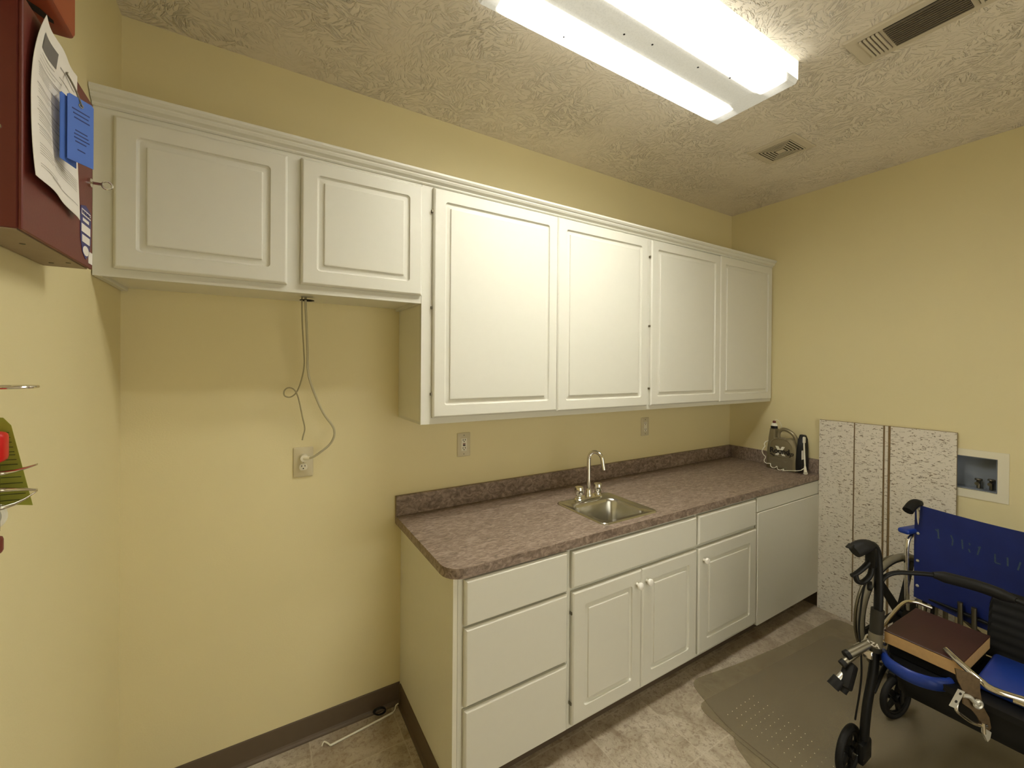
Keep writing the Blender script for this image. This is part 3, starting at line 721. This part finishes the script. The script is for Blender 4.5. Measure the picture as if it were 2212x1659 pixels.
for v in (.048, .038, .030): prism(bm, [(.025, v), (.10, v), (.10, v+.003), (.025, v+.003)], -.0012, -.0007, jfr)
obj('small_print', bm, GREYTYRE, t, label='pale small print')
bm = B()
for pl in ([(.062, .168), (.082, .168), (.098, .140), (.078, .140)], [(.126, .168), (.106, .168), (.090, .140), (.110, .140)], [(.078, .132), (.096, .132), (.082, .104), (.060, .104)], [(.092, .132), (.110, .132), (.130, .104), (.108, .104)]):
    prism(bm, pl, -.0010, .0000, jfr)
obj('cross_emblem', bm, WPL, t, label='white X emblem')
def jug_text(s, size, u, v, shear, bold, h=-.0016):
    b_ = text_mesh(s, size, .0003, shear, bold)
    M = Matrix(((0, 0, -1, 3.594+h), (-1, 0, 0, -.368-u), (0, 1, 0, .9145+v), (0, 0, 0, 1))); bmesh.ops.transform(b_, matrix=M, verts=b_.verts); return b_
obj('lettering', jug_text('Round', .050, .024, .119, 0, .0022), DARK, t, label='black word Round')
obj('lettering', jug_text('up', .044, .136, .112, .35, .0010), DARK, t, label='thin slanted word up')
bm = B(); prism(bm, [(.022, .108), (.032, .112), (.06, .099), (.054, .092)], -.0012, -.0004, jfr); obj('swoosh', bm, DARK, t)
bm = B(); prism(bm, [(.058, .101), (.150, .094), (.150, .090), (.060, .095)], -.0012, -.0004, jfr); obj('underline', bm, GREYTYRE, t)
cn = Vector(jfr(.029, 0, .048)); cz = .9145+.285
obj('neck_ring', lathe(B(), [(.022, 0), (.022, .016), (.019, .018)], (cn.x, cn.y, cz+.0005), n=24), BLACK, t, True, label='black neck ring')
obj('cap', lathe(B(), [(.020, 0), (.018, .014), (.013, .020)], (cn.x, cn.y, cz+.019), n=24), WPL, t, True, label='white cap')
obj('valve_knob', lathe(B(), [(.008, 0), (.011, .004), (.010, .014), (.005, .017)], (cn.x, cn.y, cz+.0395), n=16), BOXRED, t, True, label='dark red knob on the cap')
# black side holder and white wand
bm = B()
prof_ = [(.0, .030), (.0, .085), (.012, .17), (.030, .235), (.052, .262), (.080, .262), (.104, .235), (.114, .17), (.118, .085), (.118, .030), (.112, .012), (.006, .012)]
loft(bm, [[(3.597+u*(1-s)+.048*s, J0-h, .9145+v*(1-s*.2)+.02*s) for u, v in prof_] for h, s in ((.0005, 0), (.024, .02), (.032, .14))])
obj('wand_holder', bm, BLACK, t, True, label='black moulded side holder')
bm = B(); wy = J0-.043
tube(bm, [(3.612, wy, 1.170), (3.614, wy-.001, 1.10), (3.618, wy-.003, 1.02), (3.622, wy-.004, .965)], .0048, 10, 4)
box(bm, 3.604, 3.624, wy-.007, wy+.0055, 1.128, 1.168, .003, 2)
tube(bm, [(3.622, wy-.004, .968), (3.616, wy-.008, .950), (3.606, wy-.014, .932), (3.600, wy-.018, .926)], .008, 10, 4, rfun=lambda s: .006+.007*s)
obj('spray_wand', bm, WPL, t, True, label='white spray wand')
bm = B(); box(bm, 3.606, 3.652, J0-.0335, J0-.0315, 1.012, 1.074, .001, 1); obj('warning_label', bm, PAPER, t, label='white label on the side')
hose = [(cn.x, cn.y, cz+.054), (cn.x, cn.y-.015, cz+.066), (cn.x+.006, cn.y-.034, cz+.052), (cn.x+.012, cn.y-.044, cz+.020), (cn.x+.03, cn.y-.036, cz-.005)]
obj('hose', tube(B(), hose, .0016, 8, 6), WPL, t, True, label='thin white hose')
hp = [(3.640, -.3590, 1.105), (3.612, -.3535, 1.098), (3.595, -.352, 1.082), (3.596, -.357, 1.066), (3.588, -.350, 1.052), (3.580, -.345, 1.030), (3.580, -.356, 1.006), (3.585, -.368, .992), (3.581, -.362, .972), (3.580, -.362, .958),
      (3.580, -.378, .948), (3.582, -.402, .951), (3.581, -.406, .935), (3.580, -.416, .926), (3.580, -.434, .927), (3.582, -.448, .940), (3.580, -.452, .924), (3.579, -.464, .9185), (3.580, -.478, .921),
      (3.582, -.492, .930), (3.580, -.492, .920), (3.578, -.488, .9175), (3.582, -.515, .924), (3.588, -.550, .930), (3.602, -.588, .938), (3.619, -.606, .955)]
obj('coiled_hose', tube(B(), hp, .0026, 8, 5), WPL, t, True, label='coiled white hose along the jug base')

# ------------------------------------------------------------------ leaning tile and washer box
t = thing('ceiling_tile', 'white fissured ceiling tile standing on end against the right wall', 'ceiling tile', (3.715, -.98, 0))
ty0, ty1, tz = -1.315, -.652, 1.288
segs = [(ty0, -1.031), (-1.019, -1.004), (-.995, -.853), (-.846, ty1)]
Mt = Matrix.Translation((3.7175, 0, .0005)) @ Matrix.Rotation(R(.35), 4, 'Y')
bm = B(); box(bm, 0, .009, ty0, ty1, 0, tz, M=Mt); obj('core', bm, MATS['tile_core'], t, label='brown core in the grooves')
for a, b in segs:
    bm = B(); box(bm, -.0065, -.0003, a, b, .0, tz-.001, .0012, 1, M=Mt); obj('face', bm, MATS['fissured'], t, label='white pitted tile face')
t = thing('washer_supply_box', 'recessed white washer hookup box in the right wall beside the leaning tile', 'wall box', (W_, -1.39, 1.07))
bm = B(); a0, a1, c0, c1 = -1.502, -1.245, .941, 1.203
for q in ((a0, hy0, c0, c1), (hy1, a1, c0, c1), (hy0, hy1, c0, hz0), (hy0, hy1, hz1, c1)): box(bm, W_-.005, W_-.0005, *q)
obj('frame', bm, IVORYD, t, label='white square frame')
bm = B(); e = .002
box(bm, W_+.075, W_+.08, hy0+e, hy1-e, hz0+e, hz1-e); box(bm, W_, W_+.075, hy0+e, hy0+e+.003, hz0+e, hz1-e); box(bm, W_, W_+.075, hy1-e-.003, hy1-e, hz0+e, hz1-e)
box(bm, W_, W_+.075, hy0+e+.003, hy1-e-.003, hz0+e, hz0+e+.003); box(bm, W_, W_+.075, hy0+e+.003, hy1-e-.003, hz1-e-.003, hz1-e); obj('recess', bm, GREYBOX, t, label='grey recess')
for (y, z) in ((-1.432, 1.028), (-1.385, 1.022)):
    bm = B(); cyl(bm, (W_+.05, y, hz0+.006), (W_+.05, y, z+.01), .008, n=12); cyl(bm, (W_+.05, y, z), (W_+.012, y, z-.002), .009, n=12); lathe(bm, [(.014, 0), (.016, .004), (.014, .008)], (W_+.05, y, z+.012), n=10)
    obj('valve', bm, DARKST, t, True, label='dull metal valve')

# ------------------------------------------------------------------ clear vinyl mats
def mat_obj(label, poly, z, th=.0022, curl=None):
    bm = B()
    pts = []
    n = len(poly)
    for i in range(n):   # rounded corners
        p0, p1, p2 = Vector(poly[i-1]), Vector(poly[i]), Vector(poly[(i+1) % n])
        d0, d1 = (p0-p1), (p2-p1); rr_ = min(.07, d0.length*.4, d1.length*.4)
        a, b = p1+d0.normalized()*rr_, p1+d1.normalized()*rr_
        for k in range(5):
            s = k/4; pts.append(tuple(a.lerp(p1, s).lerp(p1.lerp(b, s), s)))
    prism(bm, pts, z, z+th)
    o = obj('floor_mat', bm, MATS['vinyl'], None, origin=(pts[0][0], pts[0][1], z)); tag(o, label, 'floor mat', 'clear vinyl mats stacked on the floor'); return o
mat_obj('clear grey vinyl mat lowest of the stack, corner sticking out at the left', [(2.215, -.935), (2.60, -.96), (3.40, -1.00), (3.30, -2.6), (2.05, -2.6), (2.13, -1.12)], .0006)
mat_obj('clear grey vinyl mat, middle of the stack, rounded left corner', [(2.235, -.755), (2.9, -.80), (3.45, -.84), (3.42, -2.65), (2.17, -2.65), (2.225, -1.0)], .0032)
mo = mat_obj('clear grey vinyl mat on top of the stack, its edge nearest the cabinets', [(2.345, -.640), (2.66, -.694), (3.05, -.742), (3.66, -.775), (3.60, -2.7), (2.25, -2.7), (2.243, -1.12), (2.25, -.90)], .0058)
bm = B(); gx = 0
for i in range(22):
    for j in range(7):
        x = 2.315+j*.036+(i % 2)*.018+.0*i; y = -.87-i*.034
        if x > 2.535-.012*max(0, i-6): continue
        bmesh.ops.create_icosphere(bm, subdivisions=1, radius=.0017, matrix=Matrix.Translation((x, y, .0088)))
obj('cleat_dots', bm, GRILLE, mo, label='rows of pale cleat dots')['kind'] = 'stuff'

# ------------------------------------------------------------------ wheelchair (blue back, seen from behind)
wo = Vector((3.405, -1.245, 0)); wd = Vector((-.223, -.975, 0)).normalized(); wf = Vector((.975, -.223, 0)).normalized()
def WC(s, f, z): return tuple(wo+wd*s+wf*f+Vector((0, 0, z)))
t = thing('wheelchair', 'wheelchair with blue back upholstery parked before the right wall', 'wheelchair', tuple(wo+wd*.22))
for s in (0, .45):
    bm = tube(B(), [WC(s, .012, .30), WC(s, .006, .6), WC(s, 0, .86), WC(s, -.004, .905), WC(s, -.012, .925), WC(s, -.03, .932)], .0115, 12, 4); cn_ = obj('back_cane', bm, CHROME, t, True, label='chrome back tube')
    bm = B(); gp = [Vector(WC(s, .004, .930)), Vector(WC(s, -.030, .934)), Vector(WC(s, -.062, .922)), Vector(WC(s, -.092, .900))]
    tube(bm, gp, .0185, 16, 4, rfun=lambda q: .017+.006*min(1, q*2.2)); obj('push_grip', bm, RUBBER, t, True, label='black rubber push grip')
# upholstery: slung sheet between canes
bm = B(); NU, NV = 14, 16
def up_(u, v, h): 
    top = .925-.012*math.sin(u*PI); bot = .435-.03*math.sin(u*PI)
    return Vector(WC(-.012+.474*u, -.014+.035*math.sin(u*PI)*(1-.3*v)+.002*math.sin(v*9+u*5)+h, bot+(top-bot)*v))
gA = [[bm.verts.new(up_(i/NU, j/NV, 0)) for i in range(NU+1)] for j in range(NV+1)]
gB = [[bm.verts.new(up_(i/NU, j/NV, .004)) for i in range(NU+1)] for j in range(NV+1)]
for j in range(NV):
    for i in range(NU): bm.faces.new((gA[j][i], gA[j][i+1], gA[j+1][i+1], gA[j+1][i])); bm.faces.new((gB[j][i], gB[j+1][i], gB[j+1][i+1], gB[j][i+1]))
for i in range(NU): bm.faces.new((gA[0][i], gB[0][i], gB[0][i+1], gA[0][i+1])); bm.faces.new((gA[NV][i], gA[NV][i+1], gB[NV][i+1], gB[NV][i]))
for j in range(NV): bm.faces.new((gA[j][0], gA[j+1][0], gB[j+1][0], gB[j][0])); bm.faces.new((gA[j][NU], gB[j][NU], gB[j+1][NU], gA[j+1][NU]))
ub = obj('back_upholstery', bm, BLUEFAB, t, True, label='dark blue vinyl back')
for z in (.905, .775, .632, .500):
    obj('screw', lathe(B(), [(.0075, 0), (.0065, .003), (.002, .005)], WC(.004, -.0145, z), tuple(-wf), 12), NICKEL, ub, True)
bm = B()    # worn lettering: only a few strokes of each letter are left
def stroke(u0, v0, u1, v1, wd_=.006):
    a, b = up_(u0, v0, -.0012), up_(u1, v1, -.0012); d = (b-a).normalized(); n = d.cross(wf).normalized()*wd_/2
    bm.faces.new([bm.verts.new(p) for p in (a-n, b-n, b+n, a+n)])
for q in ((.17, .80, .19, .78), (.19, .81, .195, .72), (.185, .72, .205, .72), (.29, .79, .305, .75), (.305, .75, .30, .69), (.375, .78, .38, .69), (.43, .77, .435, .75), (.425, .71, .435, .68), (.51, .76, .49, .68), (.515, .765, .495, .75), (.62, .74, .62, .66), (.62, .66, .66, .66), (.71, .74, .71, .66), (.80, .73, .78, .65)): stroke(*q)
obj('worn_lettering', bm, FADED, ub, label='faded pale letter strokes')
def wheel(c, ax, R1, tyre_r, spokes, par, name, hand=False, mat=GREYTYRE):
    c = Vector(c); ax = Vector(ax).normalized(); u = Vector((0, 0, 1)); v = ax.cross(u).normalized()
    wh = obj(name, torus(B(), c, ax, R1-tyre_r, tyre_r, 56, 10), mat, par, True, label='grey tyre' if mat is GREYTYRE else 'black tyre')
    bm = B(); torus(bm, c, ax, R1-2.2*tyre_r, tyre_r*.6, 48, 8); cyl(bm, c-ax*.02, c+ax*.02, .022, n=18)
    for i in range(spokes):
        a = 2*PI*i/spokes+.35; d = u*math.cos(a)+v*math.sin(a); tn = ax.cross(d)
        r1 = R1-2.3*tyre_r; w0, w1 = R1*.055+.006, R1*.04+.004; h = .006
        vs = [bm.verts.new(c+d*rr_+tn*w_+ax*hh) for rr_ in (.015, r1) for w_, hh in ((w0 if rr_ < .02 else w1, h), (-(w0 if rr_ < .02 else w1), h), (-(w0 if rr_ < .02 else w1), -h), (w0 if rr_ < .02 else w1, -h))]
        for q in ((0, 1, 2, 3), (4, 7, 6, 5), (0, 4, 5, 1), (1, 5, 6, 2), (2, 6, 7, 3), (3, 7, 4, 0)): bm.faces.new([vs[k] for k in q])
    obj('wheel_hub', bm, BLACK, wh, True, label='black spoked rim')
    if hand: obj('hand_rim', torus(B(), c+ax*.034, ax, R1-.028, .0075, 56, 8), DARKST, wh, True, label='dull metal hand rim')
    return wh
for s, sg in ((-.062, 1), (.512, -1)): wheel(WC(s, -.036, .322), tuple(-wd*sg), .32, .015, 6, t, 'rear_wheel', True)
for s in (.01, .44): wheel(WC(s, .235, .076), tuple(wd), .075, .014, 5, t, 'caster', False, RUBBER)
for s in (-.028, .478):
    bm = tube(B(), [WC(s, -.035, .36), WC(s, -.045, .62), WC(s, -.040, .715), WC(s, -.01, .748), WC(s, .06, .752), WC(s, .15, .752), WC(s, .19, .72), WC(s, .20, .42)], .0105, 12, 5)
    ar = obj('arm_frame', bm, CHROME, t, True, label='chrome armrest tube')
    bm = B(); M = Matrix.Translation(WC(s, .055, .782)) @ Matrix(((wf.x, wd.x, 0, 0), (wf.y, wd.y, 0, 0), (0, 0, 1, 0), (0, 0, 0, 1)))
    box(bm, -.135, .14, -.026, .026, -.014, .014, .012, 3, M=M); obj('arm_pad', bm, BLUEPL, t, True, label='blue padded armrest')
bm = B()
for s in (.0, .45):
    tube(bm, [WC(s, .01, .43), WC(s, .22, .43)], .011, 12, 0); tube(bm, [WC(s, .01, .16), WC(s, .24, .16)], .011, 12, 0); tube(bm, [WC(s, .235, .43), WC(s, .235, .15)], .011, 12, 0)
tube(bm, [WC(.0, .12, .16), WC(.45, .12, .43)], .010, 10, 0); tube(bm, [WC(.0, .14, .43), WC(.45, .14, .16)], .010, 10, 0)
tube(bm, [WC(.03, .0, .34), WC(.42, .0, .34)], .008, 10, 0); tube(bm, [WC(.17, -.006, .50), WC(.17, .0, .30)], .010, 10, 0); tube(bm, [WC(.22, -.006, .50), WC(.22, .0, .30)], .010, 10, 0)
obj('under_frame', bm, DARKST, t, True, label='dull metal cross frame')
bm = B(); box(bm, 0, .24, .015, .435, .440, .452, .003, 1, M=Matrix(((wf.x, wd.x, 0, wo.x), (wf.y, wd.y, 0, wo.y), (0, 0, 1, 0), (0, 0, 0, 1)))); obj('seat_sling', bm, BLACK, t, label='black seat sling')

# ------------------------------------------------------------------ rollator (black frame, blue seat)
GRIPB = flat('black_foam', (.008, .008, .008), .75, var=.2, spec=.2)
t = thing('rollator', 'black wheeled walker with brake handle and blue seat at the right edge', 'walker', (2.75, -1.6, 0))
YL, YR = -1.338, -1.868
def side(y, sg):
    """y: plane of the side frame; sg +1 outward to +y"""
    o = sg*.05
    def tp(n, bm, m=BLACK, lb=None): return obj(n, bm, m, t, True, label=lb)
    tp('handle_post', tube(B(), [(2.555, y, .49), (2.572, y-.004*sg, .70), (2.575, y, .84), (2.566, y+.004*sg, .900), (2.545, y+.010*sg, .925), (2.520, y+.016*sg, .924)], .0155, 12, 5))
    tp('post_sleeve', cyl(B(), (2.552, y, .50), (2.568, y-.003*sg, .665), .022, n=18), GREYDK, 'dark sleeve round the handle post')
    g_ = tube(B(), [(2.535, y+.012*sg, .926), (2.505, y+.028*sg, .921), (2.474, y+.046*sg, .903)], .024, 14, 5, rfun=lambda s: .020+.006*math.sin(s*PI*.8)+.003*s)
    box(g_, -.030, .004, -.010, .010, -.004, .003, .002, 1, M=Matrix.Translation((2.462, y+.050*sg, .930)) @ Matrix.Rotation(R(-12), 4, 'Y'))
    tp('grip', g_, RUBBER, 'black contoured hand grip')
    b_ = B(); box(b_, 2.528, 2.560, y-.006, y+.030, .835, .918, .008, 2)
    tp('brake_bracket', b_)
    tp('brake_lever', tube(B(), [(2.548, y+.012*sg, .868), (2.515, y+.024*sg, .838), (2.482, y+.040*sg, .812), (2.462, y+.048*sg, .806)], .009, 10, 5, rfun=lambda s: .011-.003*s))
    tp('brake_lever', tube(B(), [(2.478, y+.042*sg, .808), (2.486, y+.036*sg, .782), (2.510, y+.026*sg, .778), (2.535, y+.014*sg, .800), (2.545, y+.010*sg, .835)], .010, 10, 5))
    k_ = lathe(B(), [(.018, 0), (.020, .004), (.020, .012), (.016, .016)], (2.560, y+.014*sg, .752), (-.4, sg, 0), 18); tp('adjusting_knob', k_)
    tp('brake_cable', tube(B(), [(2.536, y+.016*sg, .800), (2.540, y+.034*sg, .740), (2.530, y+.040*sg, .66), (2.520, y+.042*sg, .58), (2.522, y+.036*sg, .50), (2.512, y+.03*sg, .38), (2.488, y+.04*sg, .22)], .0035, 8, 6))
    # leg of oval tube
    leg = B(); pts = spline([(2.556, y, .50), (2.545, y+.002*sg, .42), (2.518, y+.010*sg, .30), (2.505, y+.014*sg, .20), (2.503, y+.016*sg, .12)], 5)
    rings_ = [[(p.x+.025*math.cos(a), p.y+.015*math.sin(a), p.z) for a in (2*PI*i/16 for i in range(16))] for p in pts]; loft(leg, rings_); tp('rear_leg', leg, BLACK, 'black oval leg tube')
    fk = B(); box(fk, 2.452, 2.535, y+.010*sg-.011, y+.010*sg+.011, .075, .158, .008, 2); tp('wheel_fork', fk)
    wheel((2.462, y+.052*sg, .0995), (0, sg, 0), .099, .013, 5, t, 'rear_wheel', False, RUBBER)
    cyl_ = B(); cyl(cyl_, (2.462, y+.0, .0995), (2.462, y+.075*sg, .0995), .006, n=12); tp('axle', cyl_, CHROME, 'bright axle end')
    tp('front_leg', tube(B(), [(2.560, y, .47), (2.70, y+.01*sg, .42), (2.86, y+.025*sg, .30), (2.965, y+.04*sg, .205)], .0135, 12, 4))
    ff = B(); box(ff, 2.965, 2.995, y+.058*sg-.026, y+.058*sg+.026, .196, .214, .005, 1); box(ff, 2.960, 3.000, y+.058*sg-.027, y+.058*sg-.021, .085, .200, .003, 1); box(ff, 2.960, 3.000, y+.058*sg+.021, y+.058*sg+.027, .085, .200, .003, 1); tp('caster_fork', ff)
    wheel((2.985, y+.058*sg, .0995), (.25, sg, 0), .099, .013, 5, t, 'front_wheel', False, RUBBER)
    tp('side_brace', tube(B(), [(2.530, y-.004*sg, .345), (2.60, y-.008*sg, .40), (2.68, y-.008*sg, .42)], .009, 10, 4))
    hb = B(); box(hb, 2.520, 2.590, y+.014*sg-.016, y+.014*sg+.016, .470, .505, .004, 1); cyl(hb, (2.50, y+.05*sg, .505), (2.56, y+.03*sg, .520), .007, n=10); cyl(hb, (2.56, y+.028*sg, .545), (2.60, y-.02*sg, .520), .006, n=10)
    cyl(hb, (2.56, y+.028*sg, .545), (2.53, y+.034*sg, .505), .005, n=10); torus(hb, (2.59, y-.01*sg, .535), (.6, -.4, .5), .016, .004, 18, 8); tp('hinge_bracket', hb, CHROME, 'chrome hinge bracket')
    tp('chrome_link', tube(B(), [(2.565, y+.006*sg, .545), (2.66, y-.004*sg, .590), (2.78, y-.02*sg, .635), (2.83, y-.045*sg, .640), (2.86, y-.09*sg, .628)], .0065, 10, 5), CHROME, 'chrome folding link')
side(YL, 1); side(YR, -1)
def rp(n, bm, m, lb=None): return obj(n, bm, m, t, True, label=lb)
rp('tube_stub', cyl(B(), (2.555, -1.330, .530), (2.462, -1.283, .486), .0165, n=16), DARKST, 'dull metal tube end')
rp('end_plug', cyl(B(), (2.463, -1.2835, .4865), (2.450, -1.277, .480), .0175, n=16), RUBBER, 'black rubber plug')
rp('tube_stub', cyl(B(), (2.500, -1.300, .492), (2.446, -1.275, .455), .0135, n=16), DARKST, 'dull metal tube end')
rp('end_plug', cyl(B(), (2.447, -1.2755, .4555), (2.434, -1.270, .446), .0145, n=16), RUBBER, 'black rubber plug')
bm = B(); M = Matrix.Translation((2.455, -1.285, .405)) @ Matrix.Rotation(R(38), 4, 'Y'); box(bm, -.026, .026, -.020, .020, -.052, .048, .010, 2, M=M); cyl(bm, (2.450, -1.285, .385), (2.425, -1.272, .345), .020, n=16); rp('clamp_block', bm, RUBBER, 'black clamp block')
rp('end_plug', cyl(B(), (2.420, -1.268, .392), (2.395, -1.255, .362), .021, .022, 16), RUBBER, 'black rubber plug')
bm = B(); cyl(bm, (2.445, -1.277, .412), (2.418, -1.266, .390), .012, n=12); rp('pin', bm, NICKEL, 'pale metal pin')
# white sticker with letters on the near sleeve
bm = B(); fr_ = lambda u, v, h: (2.5395+u*.6-h*.8+.006, YL-.0265+.0035+u*0+.0, .52+v)
wl = B(); cyl(wl, (2.5535, YL-.0005, .520), (2.556, YL-.001, .575), .0226, n=18, cap=False); obj('sleeve_label', wl, GREYTYRE, t, True, label='pale grey label on the sleeve')
bm = text_mesh('AZA', .022, .0003, bold=.0006); M = Matrix(((0, 0, -1, 2.5295), (-1, 0, 0, YL+.022), (0, 1, 0, .528), (0, 0, 0, 1))); bmesh.ops.transform(bm, matrix=M, verts=bm.verts); obj('label_lettering', bm, PAPER, t, label='white letters')
# backrest
bp = [(2.573, YL, .745), (2.585, -1.355, .795), (2.615, -1.38, .817), (2.66, -1.42, .822), (2.70, -1.47, .826), (2.73, -1.53, .823), (2.745, -1.60, .820), (2.735, -1.67, .815), (2.70, -1.75, .815), (2.64, -1.82, .815), (2.590, -1.855, .795), (2.573, YR, .745)]
obj('backrest_tube', tube(B(), bp, .0085, 12, 5), BLACK, t, True)
pp_ = spline(bp, 8); a_, b_ = int(len(pp_)*.36), int(len(pp_)*.66)
obj('backrest_pad', tube(B(), pp_[a_:b_], .019, 14, 0, rfun=lambda s: .021*min(1, .55+3*s, .55+3*(1-s))), RUBBER, t, True, label='black foam backrest pad')
# blue seat with a scooped rear lip
bm = B()
lip = [(2.600, -1.350), (2.540, -1.378), (2.512, -1.420), (2.508, -1.470), (2.530, -1.515), (2.575, -1.545), (2.62, -1.55)]
v_ = spline([(x, y, .490) for x, y in lip], 6)
rings_ = []
for i, p in enumerate(v_):
    tt = (v_[min(i+1, len(v_)-1)]-v_[max(i-1, 0)]).normalized(); nn = Vector((tt.y, -tt.x, 0)); q_ = min(1, .45+i/len(v_)*4, .5+(len(v_)-1-i)/len(v_)*5)
    rings_.append([p+nn*.012*math.cos(a)+Vector((0, 0, .024*q_*math.sin(a))) for a in (2*PI*k/14 for k in range(14))])
loft(bm, rings_); obj('seat_lip', bm, BLUEPL, t, True, label='blue moulded seat lip')
bm = B(); sp_ = [(2.600, -1.37), (2.548, -1.40), (2.540, -1.44), (2.540, -1.77), (2.548, -1.81), (2.600, -1.84), (2.90, -1.84), (2.90, -1.37)]
prism(bm, sp_, .478, .500); obj('seat_base', bm, BLACK, t, label='black seat base')
bm = B(); box(bm, 2.61, 2.89, -1.835, -1.60, .501, .534, .014, 3); obj('seat_pad', bm, BLUEPL, t, True, label='blue seat pad')
# carry bag under the seat
bm = B()
secs = []
for yy, s in ((-1.40, .86), (-1.43, 1), (-1.60, 1), (-1.78, 1), (-1.81, .86)):
    secs.append([(2.735+(x-2.735)*s, yy, z) for x, z in ((2.56, .470), (2.553, .42), (2.57, .375), (2.64, .345), (2.74, .335), (2.85, .345), (2.90, .38), (2.91, .470))])
loft(bm, secs); obj('carry_bag', bm, BLACK, t, True, label='black bag hanging under the seat')

# maroon slab on the seat
bm = B(); t2 = thing('padded_board', 'dark maroon slab with a tan edge lying on the walker seat', 'board', (2.73, -1.475, .535))
Mb = Matrix.Translation((2.735, -1.476, 0)) @ Matrix.Rotation(R(-2), 4, 'Z')
box(bm, -.160, .160, -.108, .112, .5375, .583, .002, 1, M=Mb); obj('core', bm, TAN, t2, label='tan core')
bm = B(); box(bm, -.161, .162, -.109, .113, .5835, .588, .0015, 1, M=Mb); obj('cover', bm, MAROON, t2, label='dark maroon cover')
bm = B(); box(bm, -.15, .15, -.10, .10, .5015, .5372, .002, 1, M=Mb); obj('lower_pad', bm, BLACK, t2, label='black underside pad')
# black ribbed cushion behind the slab
bm = B(); rows = []
for k in range(41):
    s = k/40; rows.append((s, .0022*math.sin(s*PI*14)))
sec = []
for yy in (-1.575, -1.585, -1.70, -1.825, -1.835):
    q = .8 if yy in (-1.575, -1.835) else 1
    front = [(2.905+.055*s-a*q, yy, .503+.235*s*q) for s, a in rows]
    back = [(2.965+.055, yy, .503+.235*q), (2.965, yy, .503)]
    sec.append(front+back)
loft(bm, sec); o = obj('ribbed_cushion', bm, GRIPB, None, True, origin=(2.94, -1.7, .501)); tag(o, 'black ribbed cushion standing on the walker seat behind the slab', 'cushion')

# leg rest hanging over the seat edge
t = thing('leg_rest', 'chrome and rusty metal leg rest bracket hanging over the walker seat edge', 'leg rest', (2.55, -1.62, .55))
bm = tube(B(), [(2.600, -1.530, .600), (2.565, -1.575, .590), (2.535, -1.625, .577), (2.530, -1.660, .565), (2.56, -1.72, .560), (2.60, -1.80, .56)], .0105, 12, 5)
tube(bm, [(2.545, -1.70, .552), (2.56, -1.75, .545), (2.57, -1.80, .525)], .009, 10, 4); obj('tube', bm, CHROME, t, True, label='chrome tube')
fa = Vector((2.431, -1.588, .615)); du = Vector((.855, -.518, 0)); 
def lf(u, v, h): return tuple(fa+du*u+Vector((0, 0, v))+Vector((-.518, -.855, 0)).normalized()*h)
plate = [(.002, .015), (.050, .000), (.085, -.020), (.086, -.060), (.095, -.110), (.118, -.150), (.125, -.185), (.112, -.205), (.095, -.185), (.080, -.150), (.060, -.125), (.030, -.105), (.028, -.060), (.008, -.020)]
obj('rusty_plate', prism(B(), plate, 0, .004, lf), RUST, t, label='rusty brown plate')
bm = prism(B(), [(.004, -.048), (.024, -.056), (-.006, -.112), (-.026, -.104)], .010, .014, lf); sp1 = obj('slotted_strip', bm, NICKEL, t, label='pale strip with two holes')
bm = B()
for (u, v) in ((.008, -.062), (-.006, -.088)): cyl(bm, lf(u, v, .0141), lf(u, v, .0146), .0048, n=14)
obj('hole', bm, DARK, sp1)
bm = tube(B(), [lf(.018, -.068, .012), lf(.042, -.074, .012), lf(.055, -.088, .012), lf(.068, -.096, .012)], .007, 10, 5); torus(bm, lf(.070, -.098, .012), tuple(Vector(lf(0, 0, 1))-Vector(lf(0, 0, 0))), .0105, .006, 20, 8); obj('crank', bm, NICKEL, t, True, label='pale crank with an eye')
bm = tube(B(), [lf(.006, -.095, .006), lf(.002, -.120, .008), lf(.022, -.140, .008), (Vector(lf(.055, -.162, .008))), lf(.082, -.172, .008), lf(.104, -.174, .008)], .006, 10, 5); tube(bm, [lf(.088, -.160, .014), lf(.090, -.195, .014)], .0045, 8, 0)
obj('curved_rod', bm, CHROME, t, True, label='curved chrome rod')
bm = prism(B(), [(.094, -.180), (.120, -.196), (.116, -.218), (.108, -.228), (.094, -.200)], .001, .009, lf); obj('tip', bm, NICKEL, t, label='pale metal tip')

S.cycles.use_adaptive_sampling = True
S.cycles.use_denoising = True
S.cycles.max_bounces = 10; S.cycles.diffuse_bounces = 6; S.cycles.transparent_max_bounces = 16
S.cycles.sample_clamp_indirect = 6
